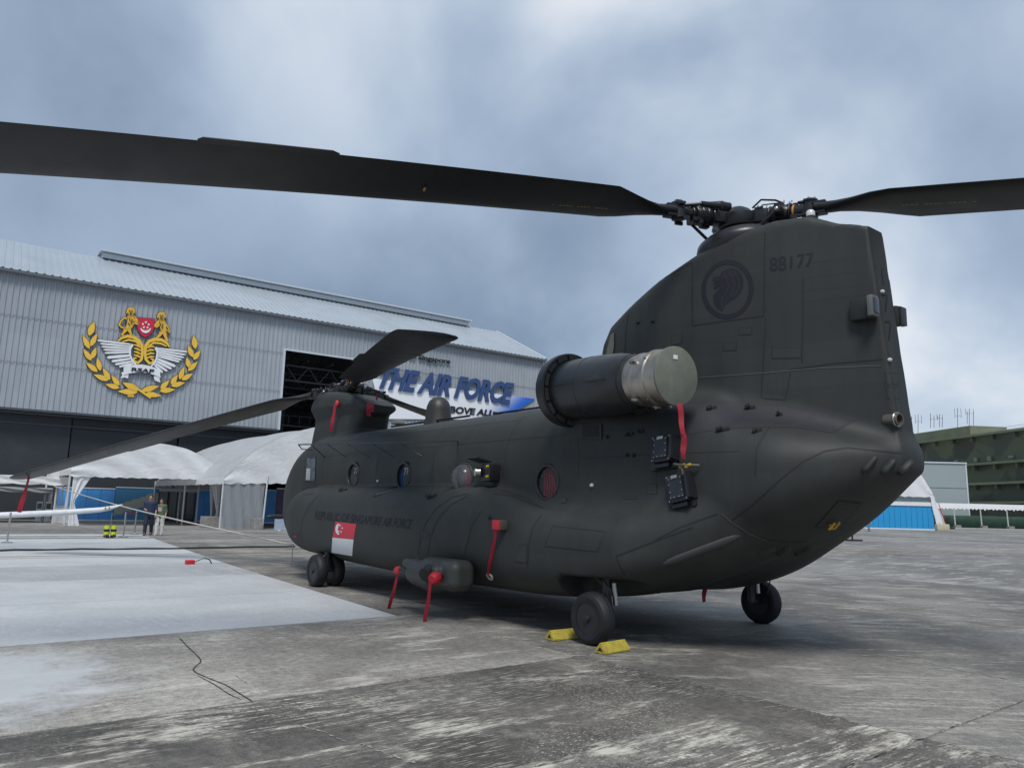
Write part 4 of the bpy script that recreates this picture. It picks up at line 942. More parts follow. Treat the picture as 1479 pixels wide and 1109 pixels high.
def rotor_head(hub, tilt, arms, cw, scale=1.0):
    hub = Vector(hub); axm = Vector((-tilt, 0, 1)).normalized()
    h0 = MB().lathe([(-.46, .20), (-.40, .20), (-.36, .14), (-.16, .13), (-.12, .24), (-.05, .27), (.03, .27), (.06, .2), (.12, .16), (.16, .10), (.17, .02)], hub, axm, 24).build('rotor_head', dark_m, heli, True, 35)
    MB().torus(hub - axm * .24, axm, .27, .035, 28, 8, 1.3).build('swashplate', dark_m, h0, True)
    MB().lathe([(-.40, .10), (-.2, .10)], hub, axm, 16).build('mast', steel, h0, True)
    rr = random.Random(3)
    for (az, s_, l_, q_) in arms:
        a = R(az); d = (blade_pt(hub, az, s_, l_, q_, .9) - blade_pt(hub, az, s_, l_, q_, .2)).normalized(); lead = Vector((math.sin(a), -math.cos(a), 0)) * (1 if cw else -1); up = lead.cross(d); up = up if up.z > 0 else -up
        def L(r_, u=0, v=0): return hub + d * r_ + lead * u + up * v
        M = Matrix((lead, d, up)).transposed()
        ar = MB().box(L(.30), (.20, .22, .17), M=M, bev=.03).tube([L(.38, -.0, 0), L(.46), L(.62), L(.66)], [.075, .105, .105, .08], 14).tube([L(.6), L(.85)], .075, 14).build('blade_arm', dark_m, h0, True, 35)
        for r_ in (.42, .50, .58, .66): MB().torus(L(r_), d, .105, .012, 20, 6).build('arm_ring', dark_m, ar, True)
        MB().torus(L(.70), d, .079, .013, 20, 6).build('arm_band', orange if az < 60 or az > 330 else dark_m, ar, True)
        MB().lathe([(-.10, .07), (-.09, .09), (.03, .09), (.04, .075), (.085, .075), (.09, .088), (.115, .088), (.12, .07)], L(.88), up, 18).build('lag_hinge', dark_m, ar, True, 30)
        for k in range(6):
            q = k * math.pi / 3; MB().lathe([(0, .012), (.018, .011)], L(.88, .065 * math.cos(q), .118) + d * .07 * math.sin(q), up, 6).build('bolt', steel, ar)
        MB().box(L(.96, 0, .06), (.14, .22, .03), M=M, bev=.008).box(L(.96, 0, -.06), (.14, .22, .03), M=M, bev=.008).build('blade_fork', dark_m, ar, True)
        # lead-lag damper, pitch arm, link and hoses
        MB().tube([L(.30, -.22, .06), L(.42, -.22, .06), L(.43, -.22, .06), L(.68, -.19, .06)], [.055, .055, .035, .035], 12).tube([L(.68, -.19, .06), L(.86, -.11, .05)], .022, 8).build('damper', dark_m, ar, True)
        MB().box(L(.56, .16, -.01), (.16, .10, .09), M=M, bev=.02).tube([L(.56, .22, -.02), hub + d * .28 + lead * .22 - axm * .24], .020, 8).build('pitch_link', dark_m, ar, True)
        MB().ball(L(.56, .22, -.01), .034, 6).build('link_joint', steel, ar, True)
        MB().tube([L(.22, .10, .10), L(.34, .14, .17), L(.50, .10, .15), L(.58, .02, .12)], .012, 6).build('hose', dark_m, ar, True)
        MB().tube([L(.18, -.10, .12), L(.28, -.08, .19), L(.44, -.05, .17)], .010, 6).build('hose', mat('silver hose', (.35, .34, .33), .4, metal=.7), ar, True)
        for k in range(20):
            c = L(rr.uniform(.2, .92), rr.uniform(-.10, .10), rr.choice((-1, 1)) * rr.uniform(.07, .115)); MB().box(c, (rr.uniform(.02, .07), rr.uniform(.03, .12), rr.uniform(.02, .06)), M=M).build('head_fitting', dark_m, ar)
        sm_ = MB()
        for k in range(5): sm_.lathe([(0, .009), (.02, .008)], L(rr.uniform(.2, .8), rr.uniform(-.1, .1), .12), up, 6)
        tag(sm_.build('head_studs', steel, ar), kind='stuff')
    return h0
RH = (12.90, 0, 5.09); FH = (2.42, 0, 4.10)
rear = [(253.0, .007, .070, .22), (13.3, .007, .150, .25), (133.0, .007, .06, .586)]
front = [(217.5, .096, .150, .20), (339.5, .096, .150, .20), (99.5, .096, .150, .20)]
for k, (az, s_, l_, q_) in enumerate(rear): make_blade(RH, az, s_, l_, q_, True, blade_m, pitch0=(-5.0, 2.0, 0.0)[k])
for k, (az, s_, l_, q_) in enumerate(front): make_blade(FH, az, s_, l_, q_, False, blade_g if k == 0 else blade_m, marks=k > 0)
rotor_head(RH, .05, rear, True); rotor_head(FH, .09, front, False)
# fairing rings under the heads
cap_m = mat('smooth dark fairing', (.018, .019, .022), .35)
MB().lathe([(-.30, .44), (-.20, .50), (-.12, .53), (-.05, .51), (.02, .42), (.07, .25)], (12.90, 0, 4.83), (-.14, 0, 1), 48).build('head_fairing', cap_m, heli, True, 50)
MB().lathe([(-.16, .36), (-.08, .38), (0, .30), (.04, .2)], (2.42, 0, 3.88), (-.12, 0, 1), 40).build('head_fairing', cap_m, heli, True, 50)
p, n_ = hit(1172, 319); MB().lathe([(-.02, .05), (.03, .05), (.05, .035)], (13.9, -.05, 4.86), (0, 0, 1), 14).build('beacon', lampw, heli, True)
# ================================================================== HANGAR
HO = Vector((-42, -4.47, 0)); HE = Vector((.0514, .9987, 0)).normalized(); HN = Vector((-HE.y, HE.x, 0))
def HW(s, n, z): return HO + HE * s + HN * n + Vector((0, 0, z))
def hs(px, py, off=0.0):
    v = Vector(ray(px, py)); c = Vector(CAM); p = c + v * ((HO + HN * off - c).dot(HN) / v.dot(HN)); return ((p - HO).dot(HE), p.z)
wall_m = mat('grey corrugated cladding', (.335, .37, .405), .5, streak=.22, plates=(90, 3.5, 3.1, .07), var=.05, scale=.4, dirt=((.31, .335, .36), .6), dscale=.3, spec=.4)
roof_m = mat('pale metal roof', (.42, .47, .51), .38, var=.06, scale=.5, metal=.25, dirt=((.33, .37, .39), .5), dscale=.25)
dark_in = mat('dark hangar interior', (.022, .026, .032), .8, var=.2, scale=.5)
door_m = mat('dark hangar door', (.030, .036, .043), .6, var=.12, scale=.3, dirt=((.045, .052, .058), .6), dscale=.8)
frame_m = mat('steel frame grey', (.055, .063, .07), .5); trim_w = mat('pale flashing', (.55, .60, .64), .45)
hangar = thing('hangar', 'large grey corrugated hangar with gold winged crest and dark doorways', 'hangar', (0, 0, 0))
S0, S1, EZ, RZ, RN = -30.0, 46.7, 16.8, 21.26, 8.92
def corr(sA, sB, z0, z1, name='wall', per=.35, dep=.06, n0=0.0, m_=wall_m):
    mb = MB(); vs = []; k = 0; s = sA
    prof = []
    while s < sB - 1e-3:
        for ds, dn in ((0, 0), (.10, 0), (.15, dep), (.30, dep)):
            if s + ds * per / .35 <= sB: prof.append((s + ds * per / .35, n0 + dn))
        s += per
    prof.append((sB, n0))
    for (a, n_) in prof: vs += [HW(a, n_, z0), HW(a, n_, z1)]
    fs = [(2 * i, 2 * i + 2, 2 * i + 3, 2 * i + 1) for i in range(len(prof) - 1)]
    return mb.add(vs, fs).build(name, m_, hangar)
corr(S0, 19.8, 7.35, EZ); corr(19.8, 26.6, 13.85, EZ); corr(26.6, S1, 0, EZ)
MB().add([HW(S1, 0, 0), HW(S1, 30, 0), HW(S1, 30, EZ - 6), HW(S1, RN, RZ), HW(S1, 0, EZ)], [(0, 1, 2, 3, 4)]).build('end_wall', wall_m, hangar)
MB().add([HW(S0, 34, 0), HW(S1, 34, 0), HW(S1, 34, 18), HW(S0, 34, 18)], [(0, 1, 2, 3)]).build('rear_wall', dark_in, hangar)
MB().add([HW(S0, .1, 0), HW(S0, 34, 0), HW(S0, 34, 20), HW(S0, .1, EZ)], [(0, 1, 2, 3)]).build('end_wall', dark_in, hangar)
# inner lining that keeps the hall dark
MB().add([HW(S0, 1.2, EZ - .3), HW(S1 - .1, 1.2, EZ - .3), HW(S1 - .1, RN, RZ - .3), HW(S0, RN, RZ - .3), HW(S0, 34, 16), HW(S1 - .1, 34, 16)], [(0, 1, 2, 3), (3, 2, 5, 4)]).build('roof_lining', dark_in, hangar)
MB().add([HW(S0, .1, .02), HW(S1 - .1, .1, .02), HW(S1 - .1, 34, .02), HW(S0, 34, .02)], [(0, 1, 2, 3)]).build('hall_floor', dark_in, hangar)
# roof slopes
def slope(sA, sB, n0, z0, n1, z1, per=.48, h_=.06, name='roof', m_=roof_m):
    mb = MB(); vs = []; prof = []; s = sA; up = Vector((0, 0, 1))
    while s < sB:
        for ds, dz in ((0, 0), (.30, 0), (.34, h_), (.44, h_)): prof.append((min(s + ds, sB), dz))
        s += per
    prof.append((sB, 0))
    for a, dz in prof: vs += [HW(a, n0, z0 + dz), HW(a, n1, z1 + dz)]
    return mb.add(vs, [(2 * i, 2 * i + 2, 2 * i + 3, 2 * i + 1) for i in range(len(prof) - 1)]).build(name, m_, hangar)
slope(S0, S1 + .15, -.35, EZ - .10, RN, RZ); slope(S0, S1 + .15, RN, RZ, 30, RZ - 10.5)
MB().beam(HW(S0, -.36, EZ - .22), HW(S1 + .1, -.36, EZ - .22), .12, .20).build('gutter', mat('dark gutter', (.11, .12, .13), .5), hangar)
MB().beam(HW(S1 + .12, -.3, EZ - .02), HW(S1 + .12, RN, RZ + .06), .22, .14).beam(HW(S1 + .12, -.12, 0), HW(S1 + .12, -.12, EZ - .1), .2, .2).build('corner_trim', trim_w, hangar)
# ridge ventilator
mv = MB(); mv.box((HW(24.7, RN, RZ + .1)), (1.4, 35.8, .4), M=Matrix.Rotation(math.atan2(-.0514, .9987), 3, 'Z')); mv.build('ridge_vent', trim_w, hangar)
MB().box(HW(24.7, RN, RZ + .42), (2.1, 36.2, .12), M=Matrix.Rotation(math.atan2(-.0514, .9987), 3, 'Z')).build('vent_cap', trim_w, hangar)
# door leaves low down and the head track
for k in range(7):
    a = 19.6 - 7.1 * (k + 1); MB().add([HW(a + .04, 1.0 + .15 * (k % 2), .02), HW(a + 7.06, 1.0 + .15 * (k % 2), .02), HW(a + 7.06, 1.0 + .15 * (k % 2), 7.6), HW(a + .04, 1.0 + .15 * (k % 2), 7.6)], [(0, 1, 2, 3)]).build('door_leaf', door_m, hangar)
MB().beam(HW(S0, .5, 7.1), HW(19.8, .5, 7.1), .5, .12).beam(HW(S0, .05, 7.28), HW(19.8, .05, 7.28), .12, .16).build('door_track', frame_m, hangar)
MB().beam(HW(S0, .95, 6.45), HW(19.6, .95, 6.45), .06, .10).build('door_rail', frame_m, hangar)
MB().beam(HW(19.75, -.05, 7.3), HW(19.75, -.05, 13.9), .16, .16).build('opening_jamb', trim_w, hangar)
MB().beam(HW(26.65, -.05, 0), HW(26.65, -.05, 13.9), .12, .12).build('opening_jamb', trim_w, hangar); MB().beam(HW(19.7, -.05, 13.92), HW(26.7, -.05, 13.92), .14, .14).build('opening_head', trim_w, hangar)
# roof trusses, walkway and ducts inside the tall opening
for j, nn in enumerate((3, 7, 11, 16, 22)):
    t_ = MB(); t_.beam(HW(14, nn, 13.2), HW(44, nn, 13.2), .16, .16).beam(HW(14, nn, 11.9), HW(44, nn, 11.9), .14, .14)
    for k in range(15): t_.beam(HW(14 + 2 * k, nn, 11.9), HW(15 + 2 * k, nn, 13.2), .08, .08).beam(HW(15 + 2 * k, nn, 13.2), HW(16 + 2 * k, nn, 11.9), .08, .08)
    t_.build('roof_truss', frame_m, hangar)
for ss in (20.6, 22.4, 24.6): MB().beam(HW(ss, 1.5, 13.5), HW(ss, 26, 13.5), .12, .12).build('purlin', frame_m, hangar)
MB().box(HW(22.0, 10, 9.2), (1.4, 2.6, 3.4)).build('air_duct', mat('grey duct', (.06, .07, .08), .6), hangar)
MB().beam(HW(19, 6, 8.3), HW(28, 6, 8.3), .5, .12).beam(HW(19, 5.8, 9.2), HW(28, 5.8, 9.2), .05, .05).build('walkway', frame_m, hangar)
for k in range(9): MB().beam(HW(19.5 + k, 5.8, 8.3), HW(19.5 + k, 5.8, 9.2), .05, .05).build('walkway_post', frame_m, hangar)

for z_ in (10.45, 13.6): MB().beam(HW(S0, -.012, z_), HW(19.7 if z_ < 13.8 else S1, -.012, z_), .02, .035).beam(HW(26.8, -.012, z_), HW(S1, -.012, z_), .02, .035).build('sheet_lap', mat('lap line grey', (.25, .27, .29), .6), hangar)  # sheet laps drawn as thin strips of darker grey
for s_ in (-.4, 10.4, 31.5, 41): MB().tube([HW(s_, -.12, EZ - .3), HW(s_, -.12, 7.4 if s_ < 19 else .1)], .07, 6).build('downpipe', mat('grey downpipe', (.30, .325, .345), .5), hangar, True) if s_ in (-.4,) else None
# ---- wall graphics: pixels on the wall plane, standing proud of the ribs
def WP(off): return lambda px, py: HW(*(lambda q: (q[0], -off, q[1]))(hs(px, py)))
def slab(polys, name, m_, parent, d0=.02, d1=.10):
    mb = MB()
    for poly in polys:
        mb.prism(poly, lambda u, v, d: HW(hs(u, v)[0], -(d1 if d else d0), hs(u, v)[1]))
    return mb.build(name, m_, parent)
bn_m = bpy.data.materials.new('white to blue banner print'); bn_m.use_nodes = True; n = NT(bn_m.node_tree); bb = n.n['Principled BSDF']
ps = n.sep(n.node('ShaderNodeNewGeometry').outputs['Position']); f = n.step(n.m('SUBTRACT', ps[1], n.m('MULTIPLY', n.m('SUBTRACT', ps[2], 11.5), 1.2)), 35.2, 39.2)
n.put(bb.inputs['Base Color'], n.mix(f, (.86, .88, .91), (.02, .14, .62))); bb.inputs['Roughness'].default_value = .5
banner = thing('wall_banner', 'white to blue slanted banner with THE AIR FORCE lettering on the hangar wall', 'banner')
slab([[(537, 546.5), (772, 576), (736, 600), (700, 606), (552, 605)]], 'banner_sheet', bn_m, banner)
def wall_text(txt, q, m_, parent, name, bold=0.02, shear=0.0, d=.22, split=True):
    bm = text_bm(txt, bold, shear)
    qv = [Vector(hs(*p)) for p in q]
    for v in bm.verts:
        b = qv[3].lerp(qv[2], v.co.x); t_ = qv[0].lerp(qv[1], v.co.x); c = b.lerp(t_, v.co.y); v.co = (c.x, c.y, 0)
    bmesh.ops.remove_doubles(bm, verts=bm.verts, dist=.0001)
    seen = set(); bm.verts.ensure_lookup_table()
    for v0 in bm.verts:
        if v0 in seen: continue
        st = [v0]; isl = []
        seen.add(v0)
        while st:
            v = st.pop(); isl.append(v)
            for e_ in v.link_edges:
                o = e_.other_vert(v)
                if o not in seen: seen.add(o); st.append(o)
        ids = {v: i for i, v in enumerate(isl)}; faces = {f for v in isl for f in v.link_faces}; n_ = len(isl)
        bnd = [e_ for v in isl for e_ in v.link_edges if len(e_.link_faces) == 1]; bnd = list(dict.fromkeys(bnd))
        mb = MB(); vs = [HW(v.co.x, -d, v.co.y) for v in isl] + [HW(v.co.x, -.11, v.co.y) for v in isl]
        fs = [tuple(ids[v] for v in f.verts) for f in faces] + [(ids[e_.verts[0]], ids[e_.verts[1]], n_ + ids[e_.verts[1]], n_ + ids[e_.verts[0]]) for e_ in bnd]
        mb.add(vs, fs).build(name, m_, parent)
    bm.free()
let_b = mat('navy letter face', (.035, .075, .20), .5); let_k = mat('black letter face', (.012, .013, .018), .5)
wall_text('THE AIR FORCE', [(550, 529), (741, 553.5), (737, 585.5), (543, 561)], let_b, banner, 'letter', .04, .22, .26)
wall_text('Republic of Singapore', [(543, 503), (649, 519), (649, 528), (543, 513)], let_k, banner, 'letter', .03, .1, .18)
wall_text('ABOVE ALL', [(637, 585), (712, 592.5), (711, 601.5), (637, 595.5)], let_k, banner, 'letter', .03, .15, .18)
slab([[(711, 594.5), (724, 596), (723, 600), (711, 599)]], 'letter', let_k, banner, .11, .18)

# ---- the gold crest
crest = thing('wall_crest', 'gold and silver winged crest with lions, red shield and laurel on hangar wall', 'emblem')
gold = mat('gold relief', (.86, .54, .07), .45, var=.08, metal=.15); gold_l = mat('deep gold relief', (.74, .44, .05), .45, var=.2, scale=8); silver = mat('silver relief', (.76, .78, .80), .4, var=.05); outl = mat('dark relief edge', (.028, .035, .045), .6)
red_s = mat('shield red', (.58, .015, .05), .5); wht = mat('relief white', (.8, .8, .82), .5)
def CZ(a, b): return (110 + a / 6.93, 430 + b / 6.93)
def grow(poly, g):
    cx = sum(p[0] for p in poly) / len(poly); cy = sum(p[1] for p in poly) / len(poly); out = []
    for i, p in enumerate(poly):
        a = poly[i - 1]; b = poly[(i + 1) % len(poly)]; n1 = Vector((p[1] - a[1], a[0] - p[0])).normalized(); n2 = Vector((b[1] - p[1], p[0] - b[0])).normalized(); n_ = (n1 + n2)
        n_ = n_.normalized() if n_.length > .1 else n1
        out.append((p[0] + n_.x * g, p[1] + n_.y * g))
    area = lambda P_: abs(sum(P_[i - 1][0] * P_[i][1] - P_[i][0] * P_[i - 1][1] for i in range(len(P_))))
    if area(out) < area(poly): out = [(2 * p[0] - o[0], 2 * p[1] - o[1]) for p, o in zip(poly, out)]
    return out
def relief(poly, m_, name, lift=0.0, edge=6.5):
    P_ = [CZ(*p) for p in poly]
    o = slab([P_], name, m_, crest, .08 + lift, .17 + lift)
    if edge: slab([[CZ(*p) for p in grow(poly, edge)]], 'edge', outl, o, .06 + lift, .10 + lift)
    return o
def leafp(b, t_, w_):
    b = Vector(b); t_ = Vector(t_); d = t_ - b; s = Vector((-d.y, d.x)).normalized() * w_; out = []
    for k, (u, q) in enumerate(((0, 0), (.15, .62), (.38, 1), (.62, .82), (.84, .38), (1, 0), (.84, -.38), (.62, -.82), (.38, -1), (.15, -.62))): out.append(tuple(b + d * u + s * q))
    return out
for b, t_, w_ in (((125, 385), (180, 240), 34), ((130, 515), (62, 378), 27), ((140, 490), (206, 362), 27), ((150, 632), (68, 515), 27), ((155, 612), (196, 500), 26), ((212, 745), (95, 650), 27), ((240, 735), (208, 603), 27),
                  ((320, 830), (170, 770), 27), ((335, 825), (263, 708), 27), ((430, 905), (288, 868), 26), ((430, 880), (348, 780), 27), ((630, 930), (458, 850), 34), ((612, 948), (408, 938), 30),
                  ((1190, 515), (1170, 380), 30), ((1165, 600), (1114, 480), 26), ((1170, 625), (1237, 528), 26), ((1130, 705), (1100, 600), 26), ((1115, 735), (1212, 642), 26), ((1030, 820), (1075, 692), 26), ((1050, 825), (1162, 762), 26),
                  ((945, 870), (1012, 772), 26), ((945, 885), (1087, 850), 26), ((840, 915), (927, 828), 26), ((830, 935), (988, 920), 27), ((648, 935), (828, 885), 30), ((690, 960), (852, 985), 26)):
    relief(leafp(b, t_, w_), gold, 'laurel_leaf')
def strokep(pts, ws):
    pts = [Vector(p) for p in pts]; L_, R_ = [], []
    for i, p in enumerate(pts):
        d = (pts[min(i + 1, len(pts) - 1)] - pts[max(i - 1, 0)]).normalized(); s = Vector((-d.y, d.x)); w_ = ws[i] if isinstance(ws, (list, tuple)) else ws
        L_.append(tuple(p + s * w_)); R_.append(tuple(p - s * w_))
    return L_ + R_[::-1]
relief(strokep([(560, 870), (620, 920), (690, 970), (745, 1000)], [8, 10, 10, 16]), gold, 'laurel_stem', .02); relief(strokep([(510, 985), (575, 985)], [8, 10]), gold, 'laurel_stem', 0)
for a, b, w0 in (((540, 470), (208, 430), 9), ((540, 492), (235, 462), 9), ((532, 512), (248, 493), 9), ((530, 532), (268, 524), 9), ((530, 550), (280, 556), 9), ((545, 580), (305, 602), 14), ((545, 612), (350, 640), 12), ((560, 640), (385, 670), 11), ((575, 660), (425, 694), 10),
                 ((790, 508), (1108, 545), 9), ((800, 528), (1092, 574), 9), ((805, 547), (1075, 602), 9), ((805, 567), (1052, 625), 9), ((805, 587), (1030, 645), 9), ((800, 612), (990, 690), 14), ((795, 637), (950, 714), 12), ((785, 657), (908, 738), 11), ((775, 672), (862, 752), 10)):
    relief(strokep([a, ((a[0] + b[0]) / 2, (a[1] + b[1]) / 2), (a[0] + (b[0] - a[0]) * .93, a[1] + (b[1] - a[1]) * .93), b], [w0 * .8, w0 * 1.1, w0, w0 * .3]), silver, 'wing_feather', .01, 4)
for pts in (((560, 470), (535, 520), (535, 580), (560, 640), (600, 680)), ((790, 500), (808, 550), (800, 610), (775, 660), (745, 690))): relief(strokep(pts, [13, 9, 9, 9, 7]), silver, 'wing_root', .05, 5)
for pts, ws in ((((412, 440), (450, 408), (510, 388), (570, 398), (620, 430), (655, 480), (658, 560), (650, 620), (615, 655), (575, 640), (572, 610), (600, 605)), [6, 12, 15, 17, 17, 15, 13, 13, 13, 13, 10, 8]),
                (((930, 500), (905, 460), (850, 425), (780, 420), (725, 440), (690, 485), (685, 560), (692, 620), (730, 662), (765, 650), (765, 620), (740, 612)), [6, 12, 15, 17, 17, 15, 13, 13, 13, 13, 10, 8]),
                (((455, 445), (520, 425), (590, 440), (635, 480)), [6, 10, 10, 8]), (((900, 490), (840, 460), (770, 455), (715, 490)), [6, 10, 10, 8])):
    relief(strokep(pts, ws), gold, 'gold_scroll', .03, 6)
for k in range(4):
    y = 482 + k * 34
    relief(strokep([(575, y - 8), (610, y), (640, y + 18)], [5, 10, 6]), gold, 'gold_frond', .02, 4); relief(strokep([(778, y + 12), (740, y + 8), (702, y + 24)], [5, 10, 6]), gold, 'gold_frond', .02, 4)
relief([(615, 200), (655, 208), (695, 212), (738, 212), (780, 218), (776, 300), (755, 350), (720, 385), (684, 402), (645, 375), (615, 330), (604, 285)], red_s, 'shield', .03)
cres = [(690 + 54 * math.cos(a), 300 + 60 * math.sin(a)) for a in [math.pi * k / 10 for k in range(1, 10)]]; cres = [(742, 312)] + cres + [(636, 312)] + [(690 + 48 * math.cos(a), 298 + 36 * math.sin(a)) for a in [math.pi * (1 - k / 10) for k in range(1, 10)]]
relief(cres, wht, 'shield_crescent', .08, 0)
for c in ((692, 252), (662, 270), (720, 275), (672, 302), (708, 305)): relief(star(c[0], c[1], 15, 1), wht, 'shield_star', .08, 0)
# supporters: lion (left) and tiger (right), each one relief of body, limbs, tail
def beast(head, body, name):
    hpoly = [(head[0] + 44 * math.cos(t_) * (1 + .08 * math.sin(7 * t_)), head[1] + 46 * math.sin(t_) * (1 + .08 * math.cos(6 * t_))) for t_ in [2 * math.pi * k / 20 for k in range(20)]]
    root = relief(hpoly, gold_l, name, .05)
    for pts, ws in body: 
        o = relief(strokep(pts, ws), gold_l, 'limb', .03); 
    hx, hy = head
    for pts, w_ in ((((hx - 18, hy - 8), (hx - 8, hy - 10)), 4), (((hx + 8, hy - 10), (hx + 18, hy - 8)), 4), (((hx - 2, hy + 2), (hx + 2, hy + 14)), 5), (((hx - 14, hy + 22), (hx, hy + 27), (hx + 14, hy + 22)), 3),
                    (((hx - 34, hy + 10), (hx - 24, hy + 34)), 2.5), (((hx + 34, hy + 10), (hx + 24, hy + 34)), 2.5), (((hx - 20, hy + 60), (hx - 5, hy + 95)), 2.5), (((hx + 12, hy + 70), (hx + 4, hy + 120)), 2.5), (((hx - 30, hy + 110), (hx - 8, hy + 135)), 2.5)):
        relief(strokep(pts, w_), outl, 'carved_line', .12, 0)
    return root
beast((542, 146), [(((545, 180), (550, 230), (528, 290), (505, 320)), [36, 40, 30, 26]), (((575, 200), (610, 240), (625, 265)), [16, 12, 14]), (((560, 240), (600, 262), (622, 270)), [14, 11, 12]), (((500, 310), (478, 345), (455, 375), (480, 390)), [24, 14, 11, 9]),
    (((520, 315), (535, 345), (545, 372), (565, 385)), [22, 13, 10, 9]), (((495, 315), (450, 300), (425, 275), (445, 235), (480, 205), (500, 215)), [8, 8, 10, 8, 8, 14])], 'lion')
beast((848, 192), [(((850, 225), (862, 270), (868, 320), (862, 350)), [30, 32, 30, 26]), (((825, 235), (790, 275), (775, 292)), [14, 12, 14]), (((835, 260), (810, 290), (790, 300)), [12, 10, 10]), (((850, 345), (830, 380), (800, 405)), [20, 14, 10]),
    (((875, 345), (888, 390), (905, 440)), [22, 14, 12]), (((890, 320), (930, 355), (915, 300), (890, 265)), [7, 8, 7, 6])], 'tiger')
ribb = [(470, 700), (520, 684), (580, 674), (650, 672), (720, 684), (780, 704), (836, 736), (834, 802), (780, 778), (720, 760), (650, 752), (580, 754), (520, 764), (470, 776)]
relief(ribb, silver, 'scroll', .07)
relief([(468, 745), (445, 752), (458, 775), (440, 812), (480, 800), (515, 812), (520, 770)], silver, 'scroll_tail', .03); relief([(770, 790), (780, 830), (838, 852), (828, 815), (845, 795), (820, 780)], silver, 'scroll_tail', .03)
wall_text('RSAF', [CZ(552, 702), CZ(775, 722), CZ(762, 765), CZ(545, 738)], let_k, crest, 'letter', .03, 0, .29)

# ================================================================== TENTS
canvas = bpy.data.materials.new('white tent canvas'); canvas.use_nodes = True; n = NT(canvas.node_tree); n.n.clear()
cb = n.node('ShaderNodeBsdfPrincipled'); tr = n.node('ShaderNodeBsdfTranslucent'); ms = n.node('ShaderNodeMixShader'); ms.inputs[0].default_value = .22
gp = n.node('ShaderNodeNewGeometry').outputs['Position']; cc = n.mix(n.step(n.noise(gp, 1.1, 5, .6), .45, .75), (.90, .905, .91), (.84, .845, .85)); n.put(cb.inputs['Base Color'], cc); n.put(tr.inputs[0], cc); cb.inputs['Roughness'].default_value = .5
bp = n.node('ShaderNodeBump'); bp.inputs['Strength'].default_value = .9; bp.inputs['Distance'].default_value = .035
n.put(bp.inputs['Height'], n.m('ADD', n.noise(n.map(gp, scale=(1, .8, 1.5), rot=(.5, 0, 0)), 1.6, 4, .5, 1.2), n.m('MULTIPLY', n.noise(gp, 6, 3, .5, .6), .15)))
n.l.new(bp.outputs[0], cb.inputs['Normal']); n.l.new(cb.outputs[0], ms.inputs[1]); n.l.new(tr.outputs[0], ms.inputs[2]); n.l.new(ms.outputs[0], n.node('ShaderNodeOutputMaterial').inputs[0])
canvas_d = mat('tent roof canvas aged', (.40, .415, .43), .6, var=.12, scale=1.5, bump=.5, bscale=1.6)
plast = bpy.data.materials.new('clear plastic sheet'); plast.use_nodes = True; n = NT(plast.node_tree); pb = n.n['Principled BSDF']; pb.inputs['Base Color'].default_value = (.42, .45, .47, 1); pb.inputs['Roughness'].default_value = .15; pb.inputs['Alpha'].default_value = .62
bp = n.node('ShaderNodeBump'); bp.inputs['Strength'].default_value = 1; bp.inputs['Distance'].default_value = .06; n.put(bp.inputs['Height'], n.noise(n.map(n.node('ShaderNodeNewGeometry').outputs['Position'], scale=(1, 6, .5)), 1.4, 4, .6, .8)); n.l.new(bp.outputs[0], pb.inputs['Normal'])
post_m = mat('white tent pole', (.55, .56, .57), .4)
def tent(label, x, curve, eave_z, back, n_sc=26, name='marquee', val=.28, cat='tent', group=None):
    """curve: (y,z) points of the gable arch in the plane x, eave to eave"""
    t_ = thing(name, label, cat, (x, (curve[0][0] + curve[-1][0]) / 2, 0), group=group); t0 = Vector(t_.location)
    ys_ = [c[0] for c in curve]; zs_ = [c[1] for c in curve]; N_ = 40; Y = [ys_[0] + (ys_[-1] - ys_[0]) * i / N_ for i in range(N_ + 1)]; Z = np.interp(Y, ys_, zs_)
    if len(curve) > 3:
        for _ in range(3): Z = np.concatenate([[Z[0]], (Z[:-2] + Z[1:-1] * 2 + Z[2:]) / 4, [Z[-1]]])
    # gable sheet with wrinkles and a scalloped lower edge
    vs = []; rows = 9
    for i, (y, z) in enumerate(zip(Y, Z)):
        zb = float(np.interp(y, [Y[0], Y[-1]], eave_z)) - val - .07 * abs(math.sin(math.pi * i * n_sc / N_ * .5))
        for r_ in range(rows):
            k = r_ / (rows - 1); w_ = .07 * math.sin(y * 3.1 + k * 5) * math.sin(k * math.pi) + (.03 if r_ == 0 else 0) * math.sin(i * 2.2); vs.append(Vector((x + w_, y, zb + (z - zb) * k)) - t0)
    MB().add(vs, [(i * rows + r_, (i + 1) * rows + r_, (i + 1) * rows + r_ + 1, i * rows + r_ + 1) for i in range(N_) for r_ in range(rows - 1)]).build('gable_sheet', canvas, t_, True, 80)
    vs = []; K = 10
    for i, (y, z) in enumerate(zip(Y, Z)):
        for k in range(K + 1):
            sag = -.08 * math.sin(math.pi * ((k * 2.5 / K) % 1)); vs.append(Vector((x + (back - x) * k / K, y, z + sag + .01)) - t0)
    MB().add(vs, [(i * (K + 1) + k, (i + 1) * (K + 1) + k, (i + 1) * (K + 1) + k + 1, i * (K + 1) + k + 1) for i in range(N_) for k in range(K)]).build('roof_canvas', canvas, t_, True, 80)
    for y, zt in ((Y[0], Z[0]), (Y[-1], Z[-1])):
        for xx in (x - .1, (x + back) / 2, back):
            MB().tube([Vector((xx, y, 0)) - t0, Vector((xx, y, zt)) - t0], .05, 8).build('pole', post_m, t_, True)
        vs = [];
        for i in range(25):
            xx = x + (back - x) * i / 24; vs += [Vector((xx, y, zt + .02)) - t0, Vector((xx, y, zt - val - .07 * abs(math.sin(i * 1.3)))) - t0]
        MB().add(vs, [(2 * i, 2 * i + 1, 2 * i + 3, 2 * i + 2) for i in range(24)]).build('valance', canvas, t_)
    return t_, t0
